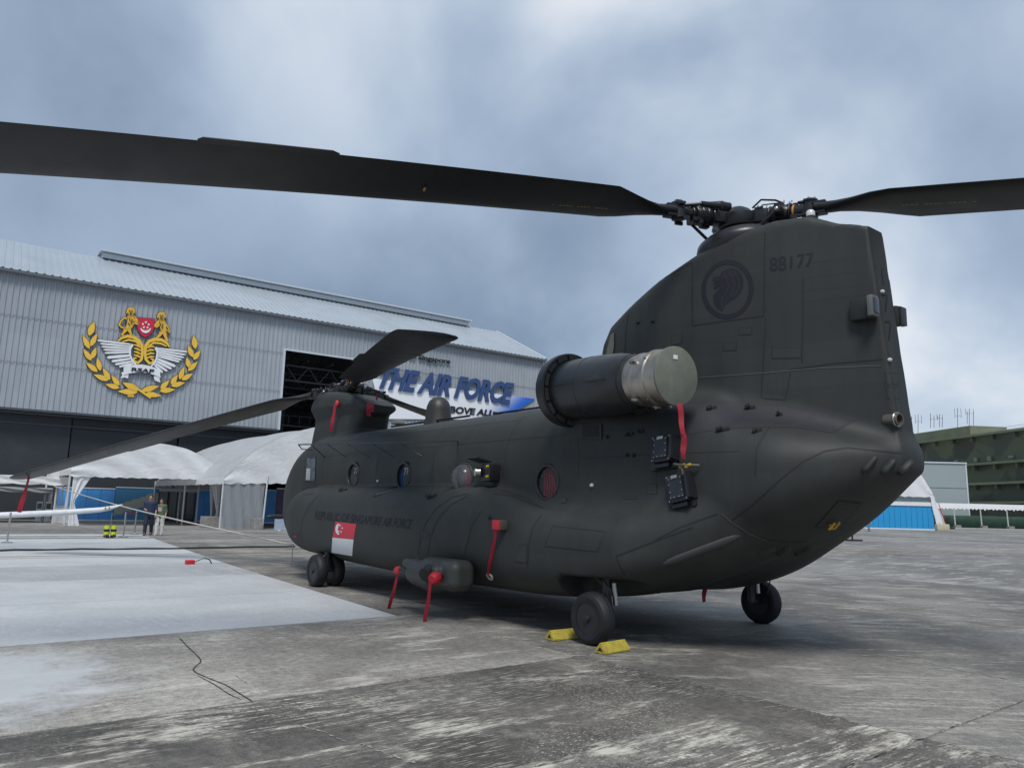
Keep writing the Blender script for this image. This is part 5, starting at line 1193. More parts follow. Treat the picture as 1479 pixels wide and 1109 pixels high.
def px_curve(x, pts): return [tuple(onX(*p, x)[1:]) for p in pts]
m1, o1 = tent('white marquee with peaked arch front in front of the blue exhibition boards', -29.0, px_curve(-29, [(103, 677), (140, 661), (174, 648), (205, 642), (233, 640), (271, 648), (299, 663), (320, 680)]), (2.95, 3.1), -37.5)
def drape_curtain(t_, o, y0, y1, x, zt, zw, tie, name='curtain'):
    vs = []; K = 14
    for i in range(K + 1):
        z = zt * (1 - i / K); f = 1 - min(1, (zt - z) / tie) if z > zt - tie else min(1, (zt - tie - z) / (zt - tie)) * .5
        for k in range(7):
            u = k / 6; vs.append(Vector((x + .06 * math.sin(k * 2.6), y0 + (y1 - y0) * (u * (.18 + .82 * f)), z)) - o)
    return MB().add(vs, [(i * 7 + k, i * 7 + k + 1, (i + 1) * 7 + k + 1, (i + 1) * 7 + k) for i in range(K) for k in range(6)]).build(name, canvas, t_, True, 80)
c1y = float(onX(105, 700, -29)[1]); c2y = float(onX(320, 700, -29)[1])
drape_curtain(m1, o1, c1y, c1y + .95, -29.1, 2.8, 0, 1.5); drape_curtain(m1, o1, c2y, c2y - .7, -29.1, 3.0, 0, 2.2); drape_curtain(m1, o1, c2y + .05, c2y - .3, -30.5, 3.0, 0, 2.6)
m2, o2 = tent('larger white barrel marquee beside the nose of the helicopter', -24.0, px_curve(-24, [(324, 690), (350, 664), (373, 647), (404, 631), (435, 621), (465, 615), (500, 612), (560, 620), (620, 650), (650, 690)]), (2.75, 3.4), -38.5, 40)
ya, yb = float(onX(323, 700, -24)[1]), float(onX(383, 700, -24)[1])
K = 24; vs = []
for i in range(K + 1):
    for k in range(6): vs.append(Vector((-24.05 + .05 * math.sin(i * 1.1 + k), ya + (yb - ya) * i / K, .02 + 2.5 * k / 5)) - o2)
MB().add(vs, [(i * 6 + k, (i + 1) * 6 + k, (i + 1) * 6 + k + 1, i * 6 + k + 1) for i in range(K) for k in range(5)]).build('plastic_wall', plast, m2, True, 80)
MB().tube([Vector((-23.95, yb, 0)) - o2, Vector((-23.95, yb + .1, 3.0)) - o2], .05, 8).build('pole', post_m, m2, True)
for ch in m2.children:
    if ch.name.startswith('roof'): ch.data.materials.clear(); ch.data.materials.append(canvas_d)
lowt, o3 = tent('low white scalloped canopy at the left edge beside the marquee', -33.0, [(-14, 2.62), (-7, 2.66), (-.25, 2.68)], (2.6, 2.66), -36.5, 60, 'canopy', .42, 'canopy')
lt2, o4 = tent('grey canopy strip lower down behind the left white canopy', -36.9, [(-14, 2.05), (-7, 2.06), (-.5, 2.06)], (2.0, 2.02), -38.0, 60, 'canopy', .2, 'canopy')  # grey canopy, given the darker canvas below
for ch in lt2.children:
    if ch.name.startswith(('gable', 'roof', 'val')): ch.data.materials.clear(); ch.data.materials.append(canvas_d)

# ---- exhibition boards
blue_b = mat('blue exhibition board', (.07, .34, .80), .45, var=.25, scale=.8); blue_l = mat('pale blue header', (.08, .30, .55), .45); white_b = mat('white board trim', (.68, .72, .76), .5)
def board(label, px0, px1, ptop, pbot, x, m_, panels=1, name='display_board', cat='display board', trim=True, group=None):
    y0, z1 = onX(px0, ptop, x)[1:]; y1 = onX(px1, ptop, x)[1]; t_ = thing(name, label, cat, (x, y0, 0), group=group); wd = (y1 - y0) / panels
    for k in range(panels): MB().box((0, wd * (k + .5), (z1 + .1) / 2), (.08, wd - .025, z1 - .1)).build('board_panel', m_, t_)
    if trim: MB().box((0, (y1 - y0) / 2, z1 + .03), (.14, y1 - y0, .07)).build('top_rail', white_b, t_); MB().box((.03, (y1 - y0) / 2, .06), (.1, y1 - y0, .10)).build('skirting', white_b, t_)
    return t_, y0, y1, float(z1)
board('blue exhibition boards left of the island map board', 84, 167, 704, 752, -38.8, blue_b, 4)
map_m = bpy.data.materials.new('aerial island map print'); map_m.use_nodes = True; n = NT(map_m.node_tree); mbb = n.n['Principled BSDF']
gp = n.node('ShaderNodeNewGeometry').outputs['Position']; q = n.sep(gp); y0m = float(onX(168, 706, -38.8)[1]); y1m = float(onX(230, 706, -38.8)[1])
u = n.m('DIVIDE', n.m('SUBTRACT', q[1], y0m), y1m - y0m); vv = n.m('DIVIDE', q[2], 2.3)
dd = n.m('ABSOLUTE', n.m('SUBTRACT', vv, n.m('ADD', n.m('MULTIPLY', u, .45), .30))); isl = n.m('SUBTRACT', .17, n.m('ADD', dd, n.m('MULTIPLY', n.m('SUBTRACT', n.noise(gp, 3, 4), .5), .25)))
c = n.mix(n.step(isl, 0, .05), (.06, .24, .44), n.mix(n.noise(gp, 9, 4, .7), (.16, .26, .20), (.62, .56, .50))); c = n.mix(n.step(vv, .86, .88), c, (.05, .24, .48)); n.put(mbb.inputs['Base Color'], c); mbb.inputs['Roughness'].default_value = .4
board('board with aerial island map print between blue panels and glass entrance', 168, 230, 704, 752, -38.7, map_m, 1)
board('blue exhibition board right of the glass entrance, behind the marquee post', 284, 309, 708, 752, -38.8, blue_b, 2)
y0, z1 = onX(230.5, 708, -38.8)[1:]; y1 = onX(283.5, 708, -38.8)[1]
ent = thing('glass_entrance', 'dark glass entrance with pale lintel between the blue boards', 'entrance', (-38.8, y0, 0)); W_ = y1 - y0
dk_g = mat('dark entrance glass', (.012, .018, .022), .12, spec=.8)
for k in range(4): MB().box((-.05, W_ * (k + .5) / 4, 1.05), (.04, W_ / 4 - .05, 2.05)).build('pane', dk_g, ent); 
for k in range(5): MB().box((0, W_ * k / 4, 1.05), (.08, .05, 2.1)).build('mullion', mat('dark mullion', (.05, .06, .06), .5), ent)
MB().box((.05, W_ / 2, 2.2), (.3, W_ + .1, .2)).build('lintel', white_b, ent)
warm = mat('warm spot fitting', (.6, .35, .12), .4)
for k in range(5): MB().box((.25, W_ * (.12 + .19 * k), 2.36), (.12, .10, .10)).build('spotlight', warm, ent)
MB().box((-.3, W_ * .62, .6), (.1, .5, 1.0)).build('inner_plinth', mat('grey plinth', (.10, .11, .12), .6), ent)
scr_m = mat('dark screen', (.08, .09, .10), .3); cab_w = mat('white cabinet', (.62, .64, .66), .5)
for k, px in enumerate((61, 0)):
    if px == 0: continue
for k, (pa, pb2) in enumerate(((50, 58.5), (63, 72))):
    y0 = float(onX(pa, 752, -37)[1]); y1 = float(onX(pb2, 752, -37)[1])
    t_ = thing('standing_sign', ('left' if k == 0 else 'right') + ' of two narrow white signs left of the white cabinet', 'sign', (-37, (y0 + y1) / 2, 0), group='narrow white signs')
    MB().box((0, 0, .62), (.08, y1 - y0, 1.2), bev=.01).build('sign_panel', cab_w, t_); MB().box((.045, 0, .95), (.01, (y1 - y0) * .75, .32)).build('print', scr_m, t_); MB().box((.045, 0, .5), (.01, (y1 - y0) * .7, .25)).build('print', mat('grey print', (.3, .32, .34), .5), t_); MB().box((0, 0, .02), (.4, y1 - y0, .04)).build('foot', cab_w, t_)
y0 = float(onX(75, 754, -34)[1]); y1 = float(onX(103, 754, -34)[1])
t_ = thing('cabinet', 'white boxy counter cabinet at the left marquee pole', 'cabinet', (-34, (y0 + y1) / 2, 0)); MB().box((0, 0, .48), (.7, y1 - y0, .95), bev=.01).build('cabinet_body', cab_w, t_); MB().box((0, 0, .98), (.76, y1 - y0 + .06, .04)).build('counter_top', cab_w, t_)
conc = mat('cast concrete block', (.26, .255, .24), .9, var=.3, scale=5, bump=.3)
for lab, px, py, x, sz in (('wide concrete anchor block between the two marquees', 305, 765, -27.2, (1.0, 1.05, .62)), ('small square concrete block at the plastic wall corner pole', 370, 771, -23.6, (.5, .5, .62))):
    c = onX(px, py, x); tag(MB().box((0, 0, sz[2] / 2), sz, bev=.03).build('concrete_block', conc), lab, 'block').location = (x, c[1], 0)
# things seen between marquee and nose
board('blue board glimpsed between plastic tent wall and helicopter nose', 384, 400, 708, 728, -36, blue_b, 1)
t_, *_r = board('red and navy display panel standing right beside the helicopter nose', 400, 417, 706, 750, -30, mat('navy red print', (.06, .05, .10), .5, var=.6, scale=3), 1)
c = onX(409, 766, -22); t_ = thing('ground_barrier', 'low pale blue barrier panel on the ground left of the nose', 'barrier', (-22, c[1], 0)); MB().box((0, 0, .34), (.1, 1.0, .62)).build('panel_sheet', mat('pale blue sheet', (.35, .42, .50), .5), t_); MB().box((0, -.3, .03), (.5, .08, .06)).box((0, .3, .03), (.5, .08, .06)).build('foot_bar', cab_w, t_)
c = onX(402, 746, -14); tag(MB().ball((0, 0, 0), .32, 8, (.25, 1.6, .32)).build('black_fin', blackm, None, True), 'black pointed fin shape poking out left of the helicopter nose', 'fin').location = c
c = onX(412, 712, 2.0)

# ================================================================== barriers, rope, blade on the left
st_m = mat('polished post', (.50, .50, .50), .25, metal=1.0)
def stanchion(px, py, lab, h_=.95):
    c = onZ(px, py); t_ = thing('barrier_post', lab, 'barrier post', (c[0], c[1], 0), group='chrome barrier posts')
    MB().lathe([(0, .18), (.02, .18), (.05, .04), (.06, .03)], (0, 0, .003), n=20).build('base', st_m, t_, True); MB().lathe([(.05, .03), (h_ - .02, .03), (h_, .035), (h_ + .02, .02)], (0, 0, 0), n=12).build('pole', st_m, t_, True); return Vector((c[0], c[1], h_))
pA = stanchion(178, 776, 'chrome barrier post between the striped bollard and the second post'); pB = stanchion(194, 772, 'chrome barrier post nearest the walking man'); pC = stanchion(10, 784, 'chrome barrier post at the far left under the white blade')
b_ = MB()
b_.add([pA + Vector((0, 0, .0)), pB, pB - Vector((0, 0, .06)), pA - Vector((0, 0, .06))], [(0, 1, 2, 3)]); tag(b_.build('barrier_belt', redr), 'dark red belt stretched between the two chrome posts', 'belt')
c = onZ(158, 777); t_ = thing('striped_bollard', 'small yellow and black striped bollard with thin upright rod', 'bollard', (c[0], c[1], 0)); hv = mat('hi vis yellow', (.55, .62, .03), .5)
MB().lathe([(0, .13), (.04, .13)], n=16).build('base', blackm, t_, True)
for dy in (-.12, .12):
    for z0, m_ in ((.04, blackm), (.10, hv), (.24, blackm), (.34, hv)): MB().lathe([(z0, .10), (z0 + .1 if m_ is blackm else z0 + .14, .10)], (0, dy, 0), n=14).build('stripe', m_, t_, True)
MB().tube([(0, 0, .4), (0, 0, .95)], .012, 6).build('rod', st_m, t_)
rope_m = mat('pale rope', (.48, .47, .42), .8)
e0 = onZ(420, 818); topz = float(onX(423, 787, e0[0])[2]); rope = []
pp = Vector((e0[0], float(onX(423, 787, e0[0])[1]), topz)); qq = Vector(onX(78, 702, -29))
for k in range(25): t2 = k / 24; p = pp.lerp(qq, t2); p.z -= .25 * math.sin(math.pi * t2) * .5; rope.append(p)
tag(MB().tube(rope, .022, 6).build('rope', rope_m, None, True), 'long pale rope running down from the marquee corner to the helicopter', 'rope')
tag(MB().tube([(pp.x, pp.y, 0), (pp.x, pp.y, topz + .02)], .012, 6).build('thin_stake', st_m, None, True), 'thin upright stake holding the rope end by the front wheels', 'stake')
cb_ = MB(); pts = [Vector((-6.3 + .12 * math.sin(k * .9) - .02 * k, -14 + k * .8, .035 + .01 * math.sin(k * 3))) for k in range(22)]; cb_.tube(pts, .028, 8)
tag(cb_.build('ground_cable', mat('black cable sleeve', (.03, .03, .032), .6), None, True), 'black cable lying across the pale concrete ahead of the helicopter', 'cable')
wb = MB(); white_bl = mat('white gloss blade', (.72, .73, .75), .3); stn = [(-13, .62, .36), (-6, .74, .36), (-3.0, .95, .34), (-1.9, 1.06, .30), (-1.55, 1.13, .26), (-1.15, 1.27, .05)]
vs = []
for y, z, c_ in stn:
    for k in range(10):
        a = 2 * math.pi * k / 10; vs.append((-14 + .2 * math.cos(a) * c_ * 2, y, z + math.sin(a) * c_ * .32))
wb.add(vs, [(i * 10 + k, i * 10 + (k + 1) % 10, (i + 1) * 10 + (k + 1) % 10, (i + 1) * 10 + k) for i in range(5) for k in range(10)] + [tuple(range(10)), tuple(50 + k for k in range(10))])
wbo = tag(wb.build('white_rotor_blade', white_bl, None, True, 50), 'white rotor blade with upturned tip reaching in from the left edge', 'rotor blade')
MB().box((-13.86, -1.75, 1.1), (.02, .05, .14)).build('tip_band', mat('ochre band', (.4, .28, .06), .6), wbo); MB().box((-13.86, -1.62, 1.12), (.02, .05, .12)).build('tip_band', mat('ochre band', (.4, .28, .06), .6), wbo)

# ================================================================== RIGHT-HAND BACKGROUND
camo = bpy.data.materials.new('green camouflage cladding'); camo.use_nodes = True; n = NT(camo.node_tree); kb = n.n['Principled BSDF']
gp = n.node('ShaderNodeNewGeometry').outputs['Position']; c = n.mix(n.step(n.noise(gp, .08, 3, .5, .6), .45, .52), (.135, .150, .090), (.090, .105, .078)); c = n.mix(n.step(n.noise(n.map(gp, loc=(30, 0, 0)), .11, 3, .5), .55, .6), c, (.075, .08, .055)); n.put(kb.inputs['Base Color'], c); kb.inputs['Roughness'].default_value = .8
ledge = mat('olive ledge', (.19, .21, .13), .8, var=.2, scale=.3)
cA = Vector(atD(1479, 757, 150)); cA.z = 0; cB = Vector(atD(1325, 757, 182)); cB.z = 0; ce = (cA - cB).normalized(); cn_ = Vector((ce.y, -ce.x, 0)); cB = cB - ce * 25; cL = 120; Ht = 19.8
if cn_.dot(Vector(CAM) - cA) < 0: cn_ = -cn_
ch_ = thing('camouflaged_hangar', 'long green camouflaged building with ledges and roof aerials', 'building', cB); MC = Matrix((ce, -cn_, Vector((0, 0, 1)))).transposed()
def CW(u, d, z): return ce * u + cn_ * d + Vector((0, 0, z))
for k, (z0, z1) in enumerate(((0, 5.4), (5.4, 9.4), (9.4, 13.6), (13.6, Ht))):
    MB().box(CW(cL / 2, -15 + k * .0, (z0 + z1) / 2), (cL, 30 - k * .4, z1 - z0 - .02), M=MC).build('wall_tier', camo, ch_)
    MB().box(CW(cL / 2, .45, z1 - .25), (cL, 1.3, .5), M=MC).build('ledge', ledge, ch_)
    for u in range(4, 120, 6): MB().box(CW(u, .35, z1 - 1.0), (.5, .9, 1.0), M=MC).build('bracket', camo, ch_)
for u in range(20, 110, 2):
    z = 14.4 if u % 3 else 10.2
    if u % 5 < 2: MB().box(CW(u, .1, z), (rnd.uniform(.6, 1.4), .3, rnd.uniform(.5, 1.1)), M=MC).build('vent_box', mat('pale vent', (.22, .24, .20), .7), ch_)
MB().box(CW(30, -6, Ht + 1.2), (26, 9, 2.4), M=MC).build('roof_room', ledge, ch_)
MB().beam(CW(44, -2, Ht + 1.0), CW(cL, -2, Ht + 1.6), .08).beam(CW(44, -2, Ht + .5), CW(cL, -2, Ht + 1.1), .08).build('roof_railing', mat('white railing', (.6, .62, .6), .5), ch_)
aer_m = mat('aerial grey', (.16, .18, .20), .5)
def aerial(px, py0, py1, D, arms=0, k=0):
    b = Vector(atD(px, py1, D)); t_ = Vector(atD(px, py0, D)); a_ = MB().beam(b - cB, t_ - cB, .09, .09)
    if arms:
        r_ = Vector(_R0); zz = (t_ - b).z; a_.beam(t_ - cB - r_ * .9 * arms - Vector((0, 0, zz * .3)), t_ - cB + r_ * .9 * arms - Vector((0, 0, zz * .3)) , .06, .06)
        for s in (-1, 1): a_.beam(t_ - cB + r_ * .9 * s * arms - Vector((0, 0, zz * .38)), t_ - cB + r_ * .9 * s * arms + Vector((0, 0, -zz * .02)), .07, .07)
    a_.build('roof_aerial', aer_m, ch_)
for px, a, b, ar in ((1316.5, 601, 622, 0), (1326, 598, 634, .8), (1344, 597, 618, 0), (1349, 600, 618, .9), (1357, 598, 617, .7), (1361, 604, 617, 0), (1383, 589, 628, .8), (1397, 594, 612, 0), (1400, 590, 614, 1.0), (1406, 594, 614, 0)): aerial(px, a, b, 176, ar)
def face_box(name, label, cat, px0, px1, py0, py1, D, depth, m_, part='body', ground=True):
    a = Vector(atD(px0, py1, D)); b = Vector(atD(px1, py1, D)); a.z = b.z = 0; zt = float(atD((px0 + px1) / 2, py0, D)[2]); r_ = Vector(_R0); Ld = (b - a).dot(r_)
    fw = Vector((_F[0], _F[1], 0)).normalized(); t_ = thing(name, label, cat, a) if label else None; M = Matrix((r_, fw, Vector((0, 0, 1)))).transposed()
    MB().box(r_ * Ld / 2 + fw * depth / 2 + Vector((0, 0, zt / 2)), (Ld, depth, zt), M=M).build(part, m_, t_); return t_, Ld, zt, r_, fw, M
gb_, L_, z_, r_, fw, M_ = face_box('grey_building', 'plain pale grey blue block in front of the green building', 'building', 1240, 1401, 667, 757, 132, 30, mat('grey blue cladding', (.30, .36, .37), .6, var=.04, scale=.2), 'wall')
MB().box(r_ * L_ / 2 + fw * 15 + Vector((0, 0, z_ + .12)), (L_ + .4, 30.4, .24), M=M_).build('roof_edge', trim_w, gb_)
MB().box(r_ * L_ / 2 + fw * -.04 + Vector((0, 0, z_ * .62)), (L_, .04, .10), M=M_).build('cladding_joint', mat('joint grey', (.2, .24, .25), .6), gb_)
MB().box(r_ * (L_ + .02) + fw * -.05 + Vector((0, 0, z_ / 2)), (.25, .12, z_), M=M_).build('corner_trim', trim_w, gb_)
# blue walled tent
blw = mat('bright blue wall panel', (.02, .30, .62), .45, var=.04); D_ = 100
a = Vector(atD(1140, 765, D_)); a.z = 0; b = Vector(atD(1350, 765, D_)); b.z = 0; L_ = (b - a).length; zt = 3.15; bt = thing('event_tent', 'white gabled event tent with bright blue panelled wall behind the tail', 'tent', a)
NP = 26
for k in range(NP): MB().box(r_ * L_ * (k + .5) / NP + Vector((0, 0, zt / 2)), (L_ / NP - .05, .08, zt), M=M_).build('wall_panel', blw, bt)
MB().box(r_ * L_ / 2 + Vector((0, 0, .08)) - fw * .06, (L_, .06, .16), M=M_).build('skirting', white_b, bt); MB().box(r_ * L_ / 2 + Vector((0, 0, zt + .25)) - fw * .1, (L_, .12, .5), M=M_).build('header_band', canvas, bt)
MB().box(r_ * L_ / 2 + Vector((0, 0, zt + .95)) + fw * .3, (L_, .1, .9), M=M_).build('upper_wall', mat('grey tent wall', (.30, .36, .37), .6), bt)
gz = float(atD(1350, 716, D_)[2]); cur = [(1150, 705), (1180, 660), (1230, 622), (1280, 640), (1310, 650), (1326, 670), (1338, 690), (1350, 712)]
N2 = 34; xs2 = [1150 + 200 * i / N2 for i in range(N2 + 1)]; zc = np.interp(xs2, [c[0] for c in cur], [float(atD(c[0], c[1], D_)[2]) for c in cur]); vs = []
for i in range(N2 + 1):
    p = r_ * L_ * (xs2[i] - 1140) / 210
    for k in range(7): q = k / 6; zb = gz - .25 * abs(math.sin(i * 1.7)); vs.append(p - fw * (.2 + .12 * math.sin(i * .9 + k) * math.sin(q * 3.14)) + Vector((0, 0, zb + (zc[i] - zb) * q)))
for i in range(N2 + 1): vs.append(r_ * L_ * (xs2[i] - 1140) / 210 + fw * 14 + Vector((0, 0, zc[i])))
b0 = (N2 + 1) * 7
MB().add(vs, [(i * 7 + k, (i + 1) * 7 + k, (i + 1) * 7 + k + 1, i * 7 + k + 1) for i in range(N2) for k in range(6)] + [(i * 7 + 6, (i + 1) * 7 + 6, b0 + i + 1, b0 + i) for i in range(N2)]).build('tent_canvas', canvas, bt, True, 70)
vs = []
for i in range(9):
    z = gz * (1 - i / 8); s = [.0, .1, .2, .35, .6, .85, 1.0, 1.15, 1.3][i]
    vs += [r_ * (L_ - .4 + s * .5) - fw * .3 + Vector((0, 0, z)), r_ * (L_ + .1 + s * 1.2) - fw * .3 + Vector((0, 0, z)), r_ * (L_ + .3 + s * 1.2) + fw * .5 + Vector((0, 0, z))]
MB().add(vs, [(3 * i + k, 3 * i + k + 1, 3 * i + k + 4, 3 * i + k + 3) for i in range(8) for k in range(2)]).build('corner_curtain', canvas, bt, True, 80)
MB().beam(r_ * (L_ + .5) - fw * .5 + Vector((0, 0, gz * .8)), r_ * (L_ + 1.3) - fw * .5 + Vector((0, 0, .6)), .07, .07).build('red_strap', redc, bt)
# low canopy walkway on the right
D2 = 125; a = Vector(atD(1352, 757, D2)); a.z = 0; wl = thing('covered_walkway', 'long low white canopy walkway in front of the green building', 'canopy', a); LW = 34.0
ztop = float(atD(1400, 727, D2)[2]); zbt = float(atD(1400, 737, D2)[2]); vs = []
for i in range(121):
    u = LW * i / 120; vs += [r_ * u + fw * 3 + Vector((0, 0, ztop + .05)), r_ * u + Vector((0, 0, ztop - .25)), r_ * u - fw * .15 + Vector((0, 0, zbt + .35 * abs(math.sin(i * 1.3))))]
MB().add(vs, [(3 * i + k, 3 * i + k + 1, 3 * i + k + 4, 3 * i + k + 3) for i in range(120) for k in range(2)]).build('canopy_sheet', canvas, wl)
for i in range(8):
    u = 3.2 + i * 4.4; MB().tube([r_ * u + Vector((0, 0, 0)), r_ * (u - .1) + Vector((0, 0, zbt + .4))], .10, 8).build('pole', post_m, wl, True); MB().box(r_ * (u + .2) + Vector((0, 0, .3)) - fw * .2, (.9, .7, .6), M=M_).build('ballast_block', conc, wl)
tag(MB().box(a + r_ * (LW / 2) + fw * 5 + Vector((0, 0, 1.1)), (LW + 14, .3, 2.2), M=M_).build('green_screen_fence', mat('green mesh fence', (.06, .12, .085), .8, var=.2, scale=.6)), 'green mesh fence running behind the low canopy walkway', 'fence')
tag(MB().box(a + r_ * (LW / 2) - fw * 1.2 + Vector((0, 0, .1)), (LW + 6, .5, .2), M=M_).build('kerb', mat('pale kerb', (.4, .4, .38), .8)), kind='structure')
p = Vector(atD(1369, 757, 118)); p.z = 0; eq = thing('equipment_stand', 'small dark equipment stand under the start of the walkway', 'stand', p)
MB().box((0, 0, .12), (1.6, 1.0, .24), M=M_).build('base_plate', blackm, eq); MB().tube([(0, 0, .2), (.05, 0, 1.1)], .16, 8).build('column', mat('dark green metal', (.02, .05, .035), .5), eq, True); MB().box((0, 0, 1.5), (.7, .5, .8), bev=.1).build('instrument_head', mat('dark green metal', (.02, .05, .035), .5), eq, True)
cream = mat('cream plastic', (.50, .46, .33), .6)
for k, (px, py, lab) in enumerate(((1357, 766, 'cream ballast tank at the right foot of the blue event tent'), (1364, 762, 'smaller cream ballast tank just right of the first'), (1242, 768, 'white ballast tank beside the soldier, left end of the blue wall'))):
    p = Vector(atD(px, 757, 98)); tag(MB().box((0, 0, .42), (1.0, .7, .84), bev=.12, M=M_).lathe([(.8, .15), (.92, .15)], (0, 0, 0), n=10).build('ballast_tank', cream if k < 2 else cab_w, None, True), lab, 'ballast tank', 'tent ballast tanks').location = (p.x, p.y, 0)
p = Vector(onZ(1229, 781)); t_ = thing('sign_stand', 'slanted white board on black foot seen under the tail', 'stand', p)
MB().prism([(-1.4, .05), (-.2, .05), (-.15, 1.5)], lambda u, v, d: r_ * u + fw * (.1 if d else 0) + Vector((0, 0, v))).build('white_board', cab_w, t_); MB().beam(r_ * .1 + Vector((0, 0, 0)), r_ * .05 + Vector((0, 0, 2.0)), .08).build('post', blackm, t_); MB().box(r_ * -.2 + Vector((0, 0, .05)), (1.6, .6, .1), M=M_).build('foot', blackm, t_)
# distant tree line and the tree by the hangar corner
leaf_m = mat('tree foliage', (.045, .075, .025), .7, var=.5, scale=2.5); bark = mat('bark', (.09, .07, .05), .9)
def tree(label, base, h_, rad, n_l=1400, group=None, lsz=.28):
    t_ = thing('tree', label, 'tree', base, group=group); MB().tube([(0, 0, 0), (.1, .05, h_ * .35), (-.05, .1, h_ * .7)], [rad * .07, rad * .05, rad * .02], 8).build('trunk', bark, t_, True)
    for k in range(5):
        a = k * 1.26 + rnd.random(); MB().tube([(0, 0, h_ * .35 + k * .3), (math.cos(a) * rad * .5, math.sin(a) * rad * .5, h_ * .65)], [rad * .035, rad * .012], 6).build('limb', bark, t_, True)
    cl = [(rnd.gauss(0, .45) * rad, rnd.gauss(0, .45) * rad, h_ * (.45 + .5 * rnd.random()), rad * rnd.uniform(.22, .42)) for _ in range(16)]; mb = MB(); vs = []; fs = []
    for k in range(n_l):
        c = rnd.choice(cl); d = Vector((rnd.gauss(0, 1), rnd.gauss(0, 1), rnd.gauss(0, 1))).normalized() * c[3] * rnd.uniform(.6, 1.1); p = Vector(c[:3]) + d; a1 = Vector((rnd.gauss(0, 1), rnd.gauss(0, 1), rnd.gauss(0, 1))).normalized() * lsz; a2 = a1.cross(d.normalized() + Vector((.1, .2, .3))).normalized() * lsz * .6
        b = len(vs); vs += [p - a1, p + a2, p + a1, p - a2]; fs.append((b, b + 1, b + 2, b + 3))
    tag(mb.add(vs, fs).build('crown', leaf_m, t_), kind='stuff'); return t_
p = Vector(atD(806, 700, 66)); p.z = 0; tree('green tree showing between the hangar corner and the engine', p, 10.5, 3.2)
p = Vector(atD(830, 700, 74)); p.z = 0; tree('taller tree mostly hidden behind the helicopter engine', p, 9.5, 3.5, 900)
# ================================================================== CHOCKS, COVERS, RIBBONS, PEOPLE
chock_m = mat('worn yellow chock', (.42, .34, .05), .6, var=.25, scale=14, dirt=((.2, .17, .08), .6), dscale=9)
def chock(label, x, y, rz, L_=.36):
    t_ = thing('wheel_chock', label, 'wheel chock', (x, y, .006), rz, 'yellow wheel chocks'); w_, h_ = .078, .105
    poly = [(-w_, 0), (-w_, .012)] 
    for k in range(6): t0 = k / 6; poly += [(-w_ + w_ * (t0 + .02) - .004, .012 + (h_ - .012) * (t0 + .02)), (-w_ + w_ * (t0 + .12) + .001, .012 + (h_ - .012) * t0 + .014)]
    poly += [(0, h_)]; poly = poly + [(-u, v) for u, v in reversed(poly[:-1])]
    MB().prism(poly, lambda u, v, d: Vector((u, (d - .5) * L_, v))).build('chock_body', chock_m, t_)
    for s in (-1, 1): MB().prism([(-w_ * .45, .022), (0, h_ * .62), (w_ * .45, .022)], lambda u, v, d: Vector((u, s * (L_ / 2 + .001 + d * .001), v))).build('end_hole', blackm, t_)
    return t_
chock('yellow ridged chock behind the near rear wheel, at its right side', 12.42, -1.74, R(4), .40); chock('yellow ridged chock on the far side of the near rear wheel', 11.56, -1.66, R(-3), .40)
def ribbon3(label, top, bot, w_=.045, m_=redr, name='warning_ribbon', twist=1.3, cat='ribbon', n=22, fold=.006):
    top = Vector(top); bot = Vector(bot); d = bot - top; u = d.cross(Vector((_F[0], _F[1], .1))).normalized(); v = d.normalized().cross(u); vs = []
    for i in range(n + 1):
        t_ = i / n; a = twist * math.sin(t_ * 4 + 1) * .45; s = u * math.cos(a) + v * math.sin(a); p = top + d * t_ + v * fold * math.sin(t_ * 9) + u * fold * math.sin(t_ * 6)
        ww = w_ / 2 * (1 if t_ < .97 else .8); f = s.cross(d.normalized()) * .0015
        vs += [p + s * ww + f, p - s * ww + f, p - s * ww - f, p + s * ww - f]
    fs = [(4 * i + k, 4 * i + (k + 1) % 4, 4 * i + 4 + (k + 1) % 4, 4 * i + 4 + k) for i in range(n) for k in range(4)] + [(0, 1, 2, 3), (4 * n, 4 * n + 1, 4 * n + 2, 4 * n + 3)]
    o = tag(MB().add(vs, fs).build(name, m_, None, True, 60), label, cat, 'red warning ribbons'); 
    return o
def white_dashes(o, top, bot, w_=.02):
    top = Vector(top); bot = Vector(bot)
# covers on the low sensor fairing
def cap(label, c, ax, r_, L_):
    o = MB().lathe([(0, r_ * 1.02), (L_ * .5, r_ * 1.0), (L_ * .8, r_ * .9), (L_, r_ * .6)], c, Vector(ax), 10).build('red_cover', redc, None, True, 35); tag(o, label, 'cover', 'red protective covers'); return o
c1 = Vector(onY(577, 823, -2.1)); c2 = Vector(onY(626, 833, -2.28))
cap('red cover on the forward left snout of the low sensor fairing', c1 + Vector((.06, 0, 0)), (-1, -.15, -.1), .062, .14)
cap('red cover on the middle turret of the low sensor fairing', c2 + Vector((-.02, .08, 0)), (.35, -.9, -.2), .085, .14)
MB().tube([c1 + Vector((.06, 0, 0)), c1 + Vector((.30, .02, -.02))], [.06, .07], 12).build('sensor_snout', blackm, heli, True)
ribbon3('red ribbon hanging from the forward snout cover nearly to the ground', c1 + Vector((-.02, -.02, -.06)), Vector(onY(560.5, 886, -2.1)), .05)
ribbon3('red ribbon hanging from the middle turret cover to the ground', c2 + Vector((.02, -.06, -.07)), Vector(onY(613, 907, -2.33)), .05)
p, n_ = hit(722, 760); bx = Vector(onY(720, 758, p.y - .08)); tag(MB().box(bx, (.14, .11, .12), bev=.015).build('red_cover', redc, None, True), 'boxy red cover on the small lamp bracket of the pod', 'cover', 'red protective covers')
p2, n2 = hit(710, 826); ribbon3('long red ribbon from the boxy lamp cover down to the pale ring', bx + Vector((0, -.04, -.05)), p2 + n2 * .06, .045)
p, n_ = hit(480, 590); q, m2_ = hit(480, 620)
